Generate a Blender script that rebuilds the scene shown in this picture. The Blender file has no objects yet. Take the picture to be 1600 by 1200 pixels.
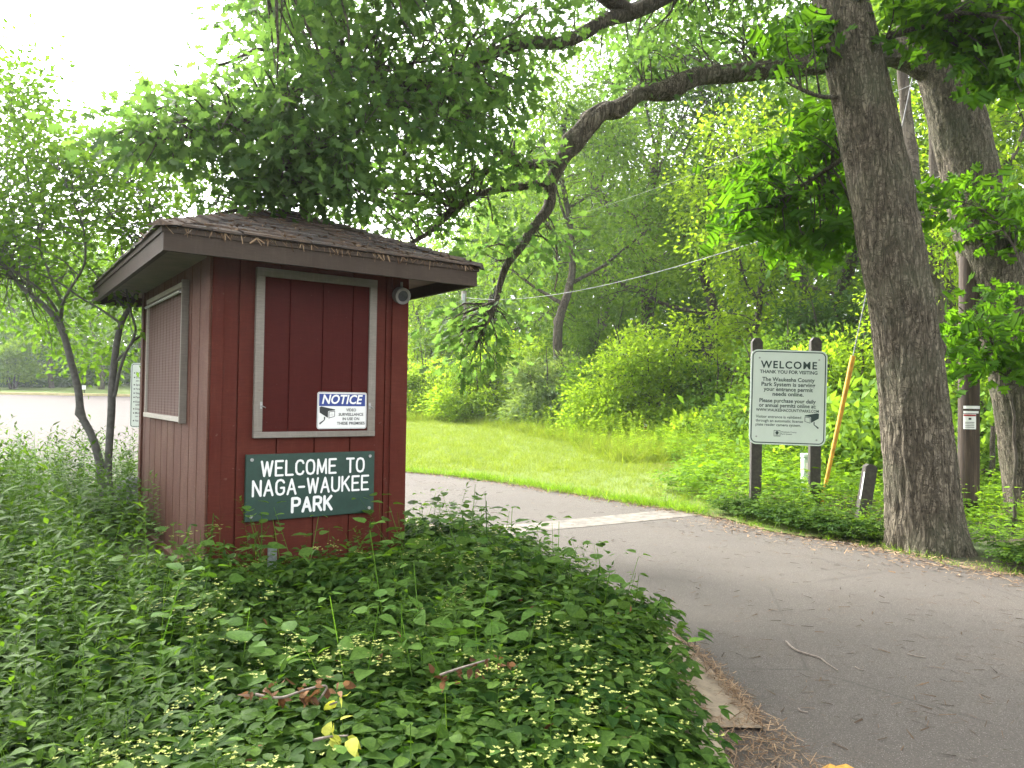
import bpy, math, random
import numpy as np
from mathutils import Vector, Matrix, noise

random.seed(7)
RNG = np.random.default_rng(7)
R = math.radians
sc = bpy.context.scene
COL = sc.collection

# ------------------------------------------------------------------ camera
F, PITCH, ROLL, EYE = 1178.0, 0.0187, 0.0155, 1.45
cam = bpy.data.cameras.new('camera')
cam.sensor_width = 36.0
cam.lens = 36.0 * F / 1600.0
cam.clip_start, cam.clip_end = 0.05, 2000
cam_ob = bpy.data.objects.new('camera', cam)
COL.objects.link(cam_ob)
CAMR = Matrix.Rotation(R(90) + PITCH, 3, 'X') @ Matrix.Rotation(ROLL, 3, 'Z')
cam_ob.matrix_world = Matrix.Translation((0, 0, EYE)) @ CAMR.to_4x4()
sc.camera = cam_ob

# ------------------------------------------------------------------ sky, sun, exposure
SUN_EL, SUN_AZ = 40.0, -42.0        # azimuth measured from +Y, negative = to the left
world = bpy.data.worlds.new('World')
sc.world = world
world.use_nodes = True
wn = world.node_tree
wn.nodes.clear()
sky = wn.nodes.new('ShaderNodeTexSky')
sky.sky_type = 'NISHITA'
sky.sun_disc = False
sky.sun_elevation = R(SUN_EL)
sky.sun_rotation = R(SUN_AZ)
sky.air_density, sky.dust_density, sky.ozone_density = 1.0, 4.0, 1.0
hs = wn.nodes.new('ShaderNodeHueSaturation')
hs.inputs['Saturation'].default_value = 0.12
hs.inputs['Value'].default_value = 1.25
bg = wn.nodes.new('ShaderNodeBackground')
bg.inputs['Strength'].default_value = 0.15
wo = wn.nodes.new('ShaderNodeOutputWorld')
wn.links.new(sky.outputs[0], hs.inputs['Color'])
wn.links.new(hs.outputs[0], bg.inputs[0])
wn.links.new(bg.outputs[0], wo.inputs[0])
sl = bpy.data.lights.new('sun', 'SUN')
sl.energy, sl.angle, sl.color = 1.8, R(12), (1.0, 0.955, 0.87)
so = bpy.data.objects.new('sun', sl)
COL.objects.link(so)
sd = Vector((math.sin(R(SUN_AZ)) * math.cos(R(SUN_EL)), math.cos(R(SUN_AZ)) * math.cos(R(SUN_EL)), math.sin(R(SUN_EL))))
so.rotation_euler = sd.to_track_quat('Z', 'Y').to_euler()
so.location = sd * 60
sc.view_settings.view_transform = 'Standard'
sc.view_settings.look = 'None'
sc.view_settings.gamma = 1
sc.view_settings.exposure = 2.4
cy = sc.cycles
cy.max_bounces, cy.diffuse_bounces, cy.glossy_bounces, cy.transmission_bounces, cy.transparent_max_bounces = 7, 4, 2, 5, 6
cy.caustics_reflective = cy.caustics_refractive = False
cy.use_denoising = True
cy.sample_clamp_indirect = 6

# ------------------------------------------------------------------ helpers: pixels, terrain
def terrain(x, y):
    t = y - 16.0
    s = 0.040 * (3.0 * math.log1p(math.exp(min(t / 3.0, 40))) if t < 90 else t)
    k = max(0.0, x - 4 - 0.1 * y)                    # woods rise a little to the right
    return min(s, 4.2) + 0.02 * min(k, 12)

def ray(px, py):
    return CAMR @ Vector(((px - 800) / F, -(py - 600) / F, -1.0))

def P(px, py, d):
    r = ray(px, py)
    return Vector((0, 0, EYE)) + r * (d / r.y)

def G(px, py, lift=0.0):
    r = ray(px, py)
    t = 0.5
    while t < 150:
        p = Vector((0, 0, EYE)) + r * t
        if p.z <= terrain(p.x, p.y) + lift:
            return p
        t += 0.02
    return p

def onground(p, dz=0.0):
    return Vector((p[0], p[1], terrain(p[0], p[1]) + dz))

def smooth(pts, n=8):
    pts = [Vector(p) for p in pts]
    out = []
    for i in range(len(pts) - 1):
        p0, p1, p2, p3 = pts[max(i - 1, 0)], pts[i], pts[i + 1], pts[min(i + 2, len(pts) - 1)]
        for k in range(n):
            t = k / n
            out.append(0.5 * ((2 * p1) + (p2 - p0) * t + (2 * p0 - 5 * p1 + 4 * p2 - p3) * t * t + (3 * p1 - p0 - 3 * p2 + p3) * t ** 3))
    out.append(pts[-1])
    return out

# ------------------------------------------------------------------ helpers: objects
def tag(o, label=None, cat=None, group=None, kind=None):
    if label: o['label'] = label
    if cat: o['category'] = cat
    if group: o['group'] = group
    if kind: o['kind'] = kind
    return o

def empty(name, loc, rz=0.0):
    o = bpy.data.objects.new(name, None)
    o.location = loc
    o.rotation_euler = (0, 0, rz)
    o.empty_display_size = 0.2
    COL.objects.link(o)
    return o

def arr_obj(name, V, T, mat, parent=None, var=None, smooth_=False, loc=None):
    """one mesh object from numpy vertices and triangles (n x 3) or quads (n x 4)"""
    V = np.asarray(V, dtype=np.float32)
    T = np.asarray(T, dtype=np.int32)
    k = T.shape[1]
    me = bpy.data.meshes.new(name)
    me.vertices.add(len(V))
    me.vertices.foreach_set('co', V.ravel())
    me.loops.add(T.size)
    me.loops.foreach_set('vertex_index', T.ravel())
    me.polygons.add(len(T))
    me.polygons.foreach_set('loop_start', np.arange(0, T.size, k, dtype=np.int32))
    me.polygons.foreach_set('loop_total', np.full(len(T), k, dtype=np.int32))
    if smooth_:
        me.polygons.foreach_set('use_smooth', np.ones(len(T), dtype=bool))
    if var is not None:
        a = me.attributes.new('var', 'FLOAT', 'FACE')
        a.data.foreach_set('value', np.asarray(var, dtype=np.float32))
    me.update(calc_edges=True)
    me.materials.append(mat)
    o = bpy.data.objects.new(name, me)
    COL.objects.link(o)
    if parent: o.parent = parent
    if loc is not None: o.location = loc
    return o

class MB:
    """collects simple solids, then links them as one mesh"""
    def __init__(s): s.v, s.f = [], []
    def add(s, v, f):
        n = len(s.v)
        s.v += [Vector(p) for p in v]
        s.f += [[n + i for i in q] for q in f]
        return s
    def box(s, x0, x1, y0, y1, z0, z1, M=None, ch=0.0):
        if ch <= 0:
            v = [(x, y, z) for x in (x0, x1) for y in (y0, y1) for z in (z0, z1)]
            f = [(0, 1, 3, 2), (4, 6, 7, 5), (0, 4, 5, 1), (2, 3, 7, 6), (0, 2, 6, 4), (1, 5, 7, 3)]
        else:
            import bmesh
            bm = bmesh.new()
            bmesh.ops.create_cube(bm, size=1)
            for q in bm.verts:
                q.co = Vector(((x0 + x1) / 2 + q.co.x * (x1 - x0), (y0 + y1) / 2 + q.co.y * (y1 - y0), (z0 + z1) / 2 + q.co.z * (z1 - z0)))
            bmesh.ops.bevel(bm, geom=bm.edges[:], offset=ch, segments=2, affect='EDGES', profile=0.5)
            bm.verts.index_update()
            v = [q.co.copy() for q in bm.verts]
            f = [[q.index for q in p.verts] for p in bm.faces]
            bm.free()
        if M: v = [M @ Vector(p) for p in v]
        return s.add(v, f)
    def prism(s, poly, a, b, axis='y'):
        """poly: 2-D outline, extruded from a to b along an axis"""
        n = len(poly)
        def mk(p, t):
            return (p[0], t, p[1]) if axis == 'y' else ((p[0], p[1], t) if axis == 'z' else (t, p[0], p[1]))
        v = [mk(p, a) for p in poly] + [mk(p, b) for p in poly]
        f = [list(range(n))[::-1], list(range(n, 2 * n))] + [(i, (i + 1) % n, n + (i + 1) % n, n + i) for i in range(n)]
        return s.add(v, f)
    def tube(s, pts, rad, n=8, cap=True):
        V, Q = tube_arr(pts, rad, n)
        f = [list(q) for q in Q]
        if cap:
            f.append(list(range(n))[::-1])
            f.append(list(range(len(V) - n, len(V))))
        return s.add([tuple(p) for p in V], f)
    def build(s, name, mat, parent=None, loc=None, smooth_=False, M=None):
        me = bpy.data.meshes.new(name)
        v = [M @ p for p in s.v] if M else s.v
        me.from_pydata([tuple(p) for p in v], [], s.f)
        me.materials.append(mat)
        if smooth_:
            for p in me.polygons: p.use_smooth = True
            try: me.set_sharp_from_angle(angle=R(40))
            except Exception: pass
        me.update()
        o = bpy.data.objects.new(name, me)
        COL.objects.link(o)
        if parent: o.parent = parent
        if loc is not None: o.location = loc
        return o

def tube_arr(pts, rad, n=8, rfun=None):
    P_ = np.array([tuple(p) for p in pts], dtype=float)
    m = len(P_)
    rad = np.broadcast_to(np.asarray(rad, dtype=float), (m,)) if np.ndim(rad) else np.full(m, float(rad))
    T_ = np.gradient(P_, axis=0)
    T_ /= np.linalg.norm(T_, axis=1)[:, None] + 1e-12
    ref = np.array([1.0, 0, 0]) if abs(T_[0][0]) < 0.8 else np.array([0, 1.0, 0])
    A = np.empty_like(P_)
    a = np.cross(T_[0], ref); a /= np.linalg.norm(a)
    for i in range(m):
        a = a - T_[i] * np.dot(a, T_[i]); a /= np.linalg.norm(a) + 1e-12
        A[i] = a
    B = np.cross(T_, A)
    th = np.linspace(0, 2 * np.pi, n, endpoint=False)
    V = P_[:, None, :] + rad[:, None, None] * (np.cos(th)[None, :, None] * A[:, None, :] + np.sin(th)[None, :, None] * B[:, None, :])
    V = V.reshape(-1, 3)
    i = np.arange(m - 1)[:, None] * n
    j = np.arange(n)[None, :]
    j2 = (j + 1) % n
    Q = np.stack([i + j, i + j2, i + n + j2, i + n + j], axis=-1).reshape(-1, 4)
    return V, Q

class Tubes:
    def __init__(s): s.V, s.Q, s.n = [], [], 0
    def add(s, pts, rad, n=6):
        V, Q = tube_arr(pts, rad, n)
        s.V.append(V); s.Q.append(Q + s.n); s.n += len(V)
    def build(s, name, mat, parent=None, base=None):
        V = np.concatenate(s.V)
        if base is not None: V = V - np.array(tuple(base))
        return arr_obj(name, V, np.concatenate(s.Q), mat, parent, smooth_=True)

# ------------------------------------------------------------------ helpers: materials
def nodes(name):
    m = bpy.data.materials.new(name)
    m.use_nodes = True
    nt = m.node_tree
    b = nt.nodes['Principled BSDF']
    return m, nt, b

def N(nt, t, **kw):
    n = nt.nodes.new(t)
    for k, v in kw.items():
        if k in n.inputs: n.inputs[k].default_value = v
        else: setattr(n, k, v)
    return n

def ramp(nt, src, stops):
    r = nt.nodes.new('ShaderNodeValToRGB')
    e = r.color_ramp.elements
    while len(e) < len(stops): e.new(0.5)
    for i, (p, c) in enumerate(stops):
        e[i].position = p
        e[i].color = (c[0], c[1], c[2], 1) if hasattr(c, '__len__') else (c, c, c, 1)
    nt.links.new(src, r.inputs[0])
    return r.outputs[0]

def mapped(nt, scale=(1, 1, 1), coord='Object'):
    tc = nt.nodes.new('ShaderNodeTexCoord')
    mp = nt.nodes.new('ShaderNodeMapping')
    mp.inputs['Scale'].default_value = scale
    nt.links.new(tc.outputs[coord], mp.inputs[0])
    return mp.outputs[0]

def noise_tex(nt, vec, scale, detail=4, rough=0.6, dist=0.0):
    n = nt.nodes.new('ShaderNodeTexNoise')
    n.inputs['Scale'].default_value = scale
    n.inputs['Detail'].default_value = detail
    n.inputs['Roughness'].default_value = rough
    n.inputs['Distortion'].default_value = dist
    nt.links.new(vec, n.inputs['Vector'])
    return n.outputs['Fac']

def mixc(nt, fac, a, b, blend='MIX'):
    m = nt.nodes.new('ShaderNodeMixRGB')
    m.blend_type = blend
    for i, s in ((0, fac), (1, a), (2, b)):
        if hasattr(s, 'links'): nt.links.new(s, m.inputs[i])
        elif i == 0: m.inputs[0].default_value = s
        else: m.inputs[i].default_value = (*s, 1)
    return m.outputs[0]

def bump(nt, b, h, strength=0.4, dist=0.01):
    bn = nt.nodes.new('ShaderNodeBump')
    bn.inputs['Strength'].default_value = strength
    bn.inputs['Distance'].default_value = dist
    nt.links.new(h, bn.inputs['Height'])
    nt.links.new(bn.outputs[0], b.inputs['Normal'])

def simple(name, c, rough=0.6, metal=0.0, var=0.15, scale=30, bmp=0.15):
    m, nt, b = nodes(name)
    v = mapped(nt)
    f = noise_tex(nt, v, scale, 5)
    lo = [x * (1 - var) for x in c]; hi = [min(1, x * (1 + var)) for x in c]
    nt.links.new(ramp(nt, f, [(0.3, lo), (0.7, hi)]), b.inputs['Base Color'])
    b.inputs['Roughness'].default_value = rough
    b.inputs['Metallic'].default_value = metal
    if bmp: bump(nt, b, f, bmp, 0.002)
    return m

def leaf_mat(name, dark, light, trans=None, tf=0.42, rough=0.6, mott=0):
    m = bpy.data.materials.new(name)
    m.use_nodes = True
    nt = m.node_tree
    b = nt.nodes['Principled BSDF']
    out = nt.nodes['Material Output']
    at = N(nt, 'ShaderNodeAttribute', attribute_name='var')
    c = ramp(nt, at.outputs['Fac'], [(0.0, dark), (1.0, light)])
    if mott:
        n_ = noise_tex(nt, mapped(nt), mott, 4, 0.7)
        c = mixc(nt, ramp(nt, n_, [(0.36, 0.45), (0.58, 0.0)]), c, tuple(x * 0.55 for x in dark))
        c = mixc(nt, ramp(nt, n_, [(0.60, 0.0), (0.72, 0.35)]), c, tuple(min(1, x * 1.5) for x in light))
    nt.links.new(c, b.inputs['Base Color'])
    b.inputs['Roughness'].default_value = rough
    b.inputs['Specular IOR Level'].default_value = 0.07
    tr = nt.nodes.new('ShaderNodeBsdfTranslucent')
    t = trans or (1.9, 1.75, 0.55)
    tc = nt.nodes.new('ShaderNodeMixRGB'); tc.blend_type = 'MULTIPLY'; tc.inputs[0].default_value = 1
    nt.links.new(c, tc.inputs[1]); tc.inputs[2].default_value = (*t, 1)
    nt.links.new(tc.outputs[0], tr.inputs[0])
    mx = nt.nodes.new('ShaderNodeMixShader'); mx.inputs[0].default_value = tf
    nt.links.new(b.outputs[0], mx.inputs[1]); nt.links.new(tr.outputs[0], mx.inputs[2])
    nt.links.new(mx.outputs[0], out.inputs[0])
    return m

def bark_mat(name, dark, light, sx=26.0, stretch=0.17, strength=0.9):
    m, nt, b = nodes(name)
    v = mapped(nt, (1, 1, stretch))
    warp = N(nt, 'ShaderNodeTexNoise'); warp.inputs['Scale'].default_value = 5
    nt.links.new(v, warp.inputs['Vector'])
    mx = nt.nodes.new('ShaderNodeMixRGB'); mx.blend_type = 'ADD'; mx.inputs[0].default_value = 0.12
    nt.links.new(v, mx.inputs[1]); nt.links.new(warp.outputs['Color'], mx.inputs[2])
    def furrow(vec, scale, w, dist):
        n = noise_tex(nt, vec, scale, 3, 0.55, dist)
        sb = N(nt, 'ShaderNodeMath', operation='SUBTRACT'); nt.links.new(n, sb.inputs[0]); sb.inputs[1].default_value = 0.5
        ab = N(nt, 'ShaderNodeMath', operation='ABSOLUTE'); nt.links.new(sb.outputs[0], ab.inputs[0])
        return ramp(nt, ab.outputs[0], [(0.0, 0.0), (w * 0.45, 0.45), (w, 1.0)])
    f1 = furrow(mx.outputs[0], sx * 0.62, 0.085, 0.6)
    f2 = furrow(mapped(nt, (1, 1, stretch * 1.5)), sx * 1.15, 0.055, 0.9)
    f3 = furrow(mapped(nt, (0.7, 0.7, 1.3)), sx * 0.40, 0.022, 1.2)
    plate = mixc(nt, 1.0, mixc(nt, 0.75, f1, f2, 'MULTIPLY'), f3, 'MULTIPLY')
    n1 = noise_tex(nt, v, sx * 2.2, 6, 0.7)
    n2 = noise_tex(nt, mapped(nt), 1.3, 4)
    col = mixc(nt, plate, dark, light)
    col = mixc(nt, ramp(nt, n1, [(0.34, 0.0), (0.60, 1.0)]), tuple(x * 0.42 for x in light), col)
    col = mixc(nt, ramp(nt, n2, [(0.45, 0.0), (0.7, 0.35)]), col, (0.10, 0.12, 0.07))
    nt.links.new(col, b.inputs['Base Color'])
    h = mixc(nt, 0.35, plate, n1)
    bump(nt, b, h, strength, 0.02)
    b.inputs['Roughness'].default_value = 0.95
    b.inputs['Specular IOR Level'].default_value = 0.15
    return m

M = {}
M['bark'] = bark_mat('bark', (0.012, 0.010, 0.006), (0.225, 0.192, 0.140), strength=1.0)
M['bark_dark'] = bark_mat('bark_dark', (0.018, 0.015, 0.011), (0.165, 0.140, 0.105))
M['bark_far'] = bark_mat('bark_far', (0.04, 0.033, 0.026), (0.16, 0.135, 0.105), 8)
M['bark_smooth'] = simple('bark_smooth', (0.085, 0.082, 0.072), 0.85, 0, 0.35, 25, 0.4)
M['oak'] = leaf_mat('oak_leaves', (0.034, 0.078, 0.028), (0.085, 0.155, 0.046), (2.2, 2.1, 1.0), 0.58)
M['small'] = leaf_mat('small_leaves', (0.045, 0.100, 0.022), (0.115, 0.205, 0.036), (1.9, 1.9, 0.7), 0.5)
M['maple'] = leaf_mat('maple_leaves', (0.035, 0.095, 0.014), (0.095, 0.200, 0.024), (2.2, 2.2, 0.5), 0.58)
M['wood_a'] = leaf_mat('mid_green_leaves', (0.066, 0.138, 0.024), (0.150, 0.260, 0.046))
M['wood_b'] = leaf_mat('bright_leaves', (0.105, 0.195, 0.022), (0.230, 0.350, 0.048), tf=0.6)
M['wood_c'] = leaf_mat('dark_leaves', (0.038, 0.085, 0.028), (0.085, 0.155, 0.048))
M['willow'] = leaf_mat('grey_green_leaves', (0.100, 0.165, 0.070), (0.190, 0.270, 0.120))
M['cover'] = leaf_mat('cover_leaves', (0.018, 0.052, 0.009), (0.088, 0.160, 0.024), (1.8, 1.8, 0.5), 0.40, mott=70)
M['cover_light'] = leaf_mat('light_weed_leaves', (0.045, 0.110, 0.018), (0.115, 0.210, 0.040), (1.7, 1.8, 0.5), 0.4, mott=60)
M['grass'] = leaf_mat('grass_blades', (0.115, 0.165, 0.022), (0.230, 0.270, 0.055), (1.5, 1.6, 0.5), 0.4)
M['verge'] = leaf_mat('verge_leaves', (0.075, 0.150, 0.018), (0.170, 0.290, 0.035), (1.8, 1.8, 0.4), 0.45)
M['flower'] = leaf_mat('cream_flowers', (0.26, 0.30, 0.07), (0.42, 0.45, 0.15), (1.1, 1.1, 0.8), 0.3)
M['dead'] = leaf_mat('dead_leaves', (0.060, 0.028, 0.014), (0.25, 0.14, 0.07), (1.3, 1.1, 0.8), 0.2, mott=50)
M['yellow_leaf'] = leaf_mat('yellowing_leaves', (0.30, 0.33, 0.05), (0.46, 0.47, 0.09), (1.2, 1.2, 0.5), 0.35, mott=40)
M['dark_litter'] = leaf_mat('dark_litter', (0.022, 0.016, 0.011), (0.15, 0.10, 0.065), (1, 1, 1), 0.05, 0.9)
M['litter'] = leaf_mat('litter', (0.075, 0.042, 0.024), (0.34, 0.24, 0.15), (1, 1, 1), 0.05, 0.9)

# ------------------------------------------------------------------ leaf templates (base at origin, pointing +Y, normal +Z, length 1)
def leaf_poly(outline, fold=0.12, droop=0.15):
    """outline: right half (x, y) from base to tip; mirrored, fanned from the midrib"""
    k = len(outline)
    ys = [p[1] for p in outline]
    V, T = [], []
    mid = [(0, y, -droop * y * y) for y in ys]
    V += mid
    for s in (1, -1):
        o = len(V)
        V += [(s * x, y, fold * x - droop * y * y) for x, y in outline]
        for i in range(k - 1):
            a, b, c, d = i, i + 1, o + i + 1, o + i
            if outline[i][0] > 1e-6: T.append((a, b, d) if s < 0 else (a, d, b))
            if outline[i + 1][0] > 1e-6: T.append((b, c, d) if s < 0 else (b, d, c))
    return np.array(V, float), np.array(T, int)

OAK = leaf_poly([(0.02, 0.0), (0.03, 0.14), (0.20, 0.26), (0.09, 0.36), (0.31, 0.52), (0.12, 0.58), (0.30, 0.78), (0.10, 0.84), (0.0, 1.0)])
OAK_LO = leaf_poly([(0.02, 0.0), (0.20, 0.3), (0.10, 0.42), (0.30, 0.62), (0.12, 0.72), (0.0, 1.0)])
OVATE = leaf_poly([(0.0, 0.0), (0.26, 0.22), (0.29, 0.42), (0.18, 0.72), (0.0, 1.0)], 0.25, 0.18)
ROUND = leaf_poly([(0.0, 0.0), (0.30, 0.15), (0.36, 0.42), (0.20, 0.76), (0.0, 1.0)], 0.2, 0.2)
LANCE = leaf_poly([(0.0, 0.0), (0.10, 0.25), (0.10, 0.5), (0.0, 1.0)], 0.3, 0.3)
DIAMOND = leaf_poly([(0.0, 0.0), (0.28, 0.45), (0.0, 1.0)], 0.25, 0.12)
MAPLE = leaf_poly([(0.02, 0.0), (0.10, 0.12), (0.46, 0.06), (0.36, 0.24), (0.56, 0.50), (0.30, 0.44), (0.22, 0.52), (0.30, 0.80), (0.10, 0.74), (0.0, 1.0)], 0.12, 0.12)
BLADE = (np.array([(-0.02, 0, 0), (0.02, 0, 0), (-0.013, 0.6, -0.07), (0.013, 0.6, -0.07), (0, 1, -0.22)], float), np.array([(0, 1, 3), (0, 3, 2), (2, 3, 4)], int))
STEM = (np.array([(-0.02, 0, 0), (0.02, 0, 0), (-0.012, 1, 0), (0.012, 1, 0)], float), np.array([(0, 1, 3), (0, 3, 2)], int))
CHIP = (np.array([(-0.20, 0, 0), (0.20, 0, 0), (0.12, 1, 0.0), (-0.12, 1, 0.02)], float), np.array([(0, 1, 2), (0, 2, 3)], int))

def norm(a):
    return a / (np.linalg.norm(a, axis=-1, keepdims=True) + 1e-9)

def place(tmpl, pos, dirs, nrm, scale, width=None):
    """many leaves: returns V, T, per-face leaf index"""
    Vt, Tt = tmpl
    dirs = norm(dirs)
    side = norm(np.cross(dirs, nrm))
    nr = np.cross(side, dirs)
    w = np.ones(len(pos)) if width is None else width
    V = pos[:, None, :] + scale[:, None, None] * (Vt[None, :, 0:1] * (side * w[:, None])[:, None, :] + Vt[None, :, 1:2] * dirs[:, None, :] + Vt[None, :, 2:3] * nr[:, None, :])
    n, k = len(pos), len(Vt)
    T = Tt[None] + (np.arange(n) * k)[:, None, None]
    idx = np.repeat(np.arange(n), len(Tt))
    return V.reshape(-1, 3), T.reshape(-1, 3), idx

def merge(parts):
    V, T, A, n = [], [], [], 0
    for v, t, a in parts:
        V.append(v); T.append(t + n); A.append(a); n += len(v)
    return np.concatenate(V), np.concatenate(T), np.concatenate(A)

def rdir(n, rng, zb=0.0, zs=1.0):
    d = rng.normal(size=(n, 3)); d[:, 2] = d[:, 2] * zs + zb
    return norm(d)

# ------------------------------------------------------------------ crowns
def crown(name, skel, centers, tmpl, mat, parent, base, rng, nleaf=14, lsize=(0.10, 0.15), spread=0.28, twig_mat=None, twig_r=0.006, droop=-0.30, branch_name='branch', tones=None, maxr=0.04, flat=0.5, twn=4):
    """skel: list of (point, radius). every cluster centre is joined to the nearest wood by a bent twig, leaves spray round it"""
    nodes_p = [np.array(tuple(p)) for p, r in skel]
    nodes_r = [r for p, r in skel]
    cen = np.array([tuple(c) for c in centers])
    A = np.array(nodes_p)
    d0 = np.min(np.linalg.norm(cen[:, None] - A[None], axis=2), axis=1)
    cen = cen[np.argsort(d0)]
    cap = len(A) + 4 * len(cen) + 4
    NP = np.empty((cap, 3)); NR = np.empty(cap); n = len(A)
    NP[:n] = A; NR[:n] = nodes_r
    tw = Tubes()
    segs = []
    for c in cen:
        d = np.linalg.norm(NP[:n] - c, axis=1)
        k = int(np.argmin(d + 0.02 / (NR[:n] + 0.01)))
        a = NP[k]; L = d[k]
        if L < 1e-3: continue
        bend = rng.normal(size=3) * 0.10 * L; bend[2] += 0.08 * L
        m1 = a + (c - a) * 0.35 + bend
        m2 = a + (c - a) * 0.7 + bend * 0.7
        r0 = min(NR[k] * 0.75, twig_r + 0.012 * L, maxr)
        r1 = max(0.002, r0 * 0.4)
        tw.add([a, m1, m2, c], [r0, r0 * 0.8, r0 * 0.6, r1], twn)
        NP[n:n + 3] = [m1, m2, c]; NR[n:n + 3] = [r0 * 0.8, r0 * 0.6, r1]; n += 3
        segs.append((m2, c))
    S = np.array(segs)
    m = len(S)
    a = np.repeat(S[:, 0], nleaf, 0); b = np.repeat(S[:, 1], nleaf, 0)
    t = rng.random((m * nleaf, 1)) ** 0.6
    off = rng.normal(size=(m * nleaf, 3)) * spread * 0.5
    off[:, 2] *= 0.6
    pos = a + (b - a) * t + off
    ax = norm(b - a)
    dirs = norm(off * 1.5 / spread + ax * 0.6 + rng.normal(size=pos.shape) * 0.5 + np.array([0, 0, droop]))
    nr = norm(rng.normal(size=pos.shape) * 0.55 + np.array([0, 0, flat]))
    sc_ = rng.uniform(*lsize, size=len(pos))
    V, T, idx = place(tmpl, pos, dirs, nr, sc_, rng.uniform(0.8, 1.15, len(pos)))
    clv = np.repeat(rng.uniform(0, 1, m), nleaf)
    lv = np.clip(0.45 * clv + 0.55 * rng.random(len(pos)), 0, 1)
    if tones is not None: lv = np.clip(lv * (tones[1] - tones[0]) + tones[0], 0, 1)
    V = V - np.array(tuple(base))
    o = arr_obj(name, V, T, mat, parent, var=lv[idx])
    if twig_mat and tw.V:
        tw.build(branch_name, twig_mat, parent, base)
    return o

def blob_centers(n, blobs, rng, shell=0.45):
    """points through a set of ellipsoids (cx,cy,cz,rx,ry,rz), denser near the outside"""
    w = np.array([b[3] * b[4] * b[5] for b in blobs]) ** 0.7
    k = rng.choice(len(blobs), n, p=w / w.sum())
    B = np.array(blobs)[k]
    d = norm(rng.normal(size=(n, 3)))
    r = shell + (1 - shell) * rng.random((n, 1)) ** 0.6
    return B[:, :3] + d * r * B[:, 3:6]

def pix_centers(n, polys, rng):
    """points spread through volumes: each is an outline with a near and a far distance"""
    out = []
    ws = []
    for poly, d0, d1, w in polys:
        x = [p[0] for p in poly]; y = [p[1] for p in poly]
        ar = abs(sum(poly[i][0] * poly[(i + 1) % len(poly)][1] - poly[(i + 1) % len(poly)][0] * poly[i][1] for i in range(len(poly)))) / 2
        ws.append(ar * w)
    tot = sum(ws)
    for (poly, d0, d1, w), a in zip(polys, ws):
        k = int(n * a / tot)
        xs = [p[0] for p in poly]; ys = [p[1] for p in poly]
        while k > 0:
            px, py = rng.uniform(min(xs), max(xs)), rng.uniform(min(ys), max(ys))
            ins = False
            j = len(poly) - 1
            for i in range(len(poly)):
                if (ys[i] > py) != (ys[j] > py) and px < (xs[j] - xs[i]) * (py - ys[i]) / (ys[j] - ys[i]) + xs[i]: ins = not ins
                j = i
            if not ins: continue
            d = rng.uniform(d0, d1)
            p = P(px, py, d)
            if noise.noise(p * 1.1 + Vector((w * 7, 0, 0))) < -0.14: continue
            out.append(p); k -= 1
    return out

# bark tube with real ridges
def trunk(name, pts, radii, mat, parent, base, nseg=40, nring=220, amp=0.018, knots=(), seed=0.0, flare=0.0):
    pts = smooth(pts, 12)
    rr = np.interp(np.linspace(0, 1, len(pts)), np.linspace(0, 1, len(radii)), radii)
    cum = np.concatenate([[0], np.cumsum([(pts[i + 1] - pts[i]).length for i in range(len(pts) - 1)])])
    s = np.linspace(0, cum[-1], nring)
    PP = np.stack([np.interp(s, cum, [p[k] for p in pts]) for k in range(3)], axis=1)
    RR = np.interp(s, cum, rr)
    V, Q = tube_arr(PP, RR, nseg)
    C = np.repeat(PP, nseg, 0)
    D = V - C
    Rn = np.linalg.norm(D, axis=1)
    U = D / Rn[:, None]
    th = np.tile(np.linspace(0, 2 * np.pi, nseg, endpoint=False), nring)
    S = np.repeat(s, nseg)
    disp = np.empty(len(V))
    for i in range(len(V)):
        t, z, r = th[i], S[i], Rn[i]
        p = Vector((math.cos(t) * r * 9, math.sin(t) * r * 9, z * 1.3 + seed))
        q = Vector((math.cos(t) * r * 22, math.sin(t) * r * 22, z * 4 + seed))
        a = 1 - abs(noise.noise(p)) * 2.2
        b = 1 - abs(noise.noise(q)) * 2.0
        big = noise.noise(Vector((math.cos(t) * 1.2, math.sin(t) * 1.2, z * 0.8 + seed)))
        dd = amp * (0.6 * a + 0.5 * b) * min(1, r / 0.2 + 0.3) + big * 0.10 * r
        if flare and z < 0.85:
            k = (1 - z / 0.85) ** 2
            dd += k * flare * (0.65 + 0.75 * math.sin(t * 5 + 1) * k)
        disp[i] = dd
    for (kp, kr, kh) in knots:
        kp = np.array(tuple(kp))
        dist = np.linalg.norm(V - kp, axis=1)
        disp += kh * np.exp(-(dist / kr) ** 2)
    V = C + U * (Rn + disp)[:, None]
    return arr_obj(name, V - np.array(tuple(base)), Q, mat, parent, smooth_=True)

# ------------------------------------------------------------------ setting: ground
def ground_mat():
    m, nt, b = nodes('ground_soil')
    v = mapped(nt)
    n1 = noise_tex(nt, v, 0.7, 6); n2 = noise_tex(nt, v, 14, 5, 0.7)
    col = mixc(nt, ramp(nt, n1, [(0.42, 0.0), (0.6, 1.0)]), (0.055, 0.085, 0.022), (0.085, 0.062, 0.040))
    col = mixc(nt, ramp(nt, n2, [(0.3, 0.6), (0.7, 0.0)]), col, (0.035, 0.04, 0.015))
    nt.links.new(col, b.inputs['Base Color']); b.inputs['Roughness'].default_value = 1
    bump(nt, b, n2, 0.6, 0.03)
    return m

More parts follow.
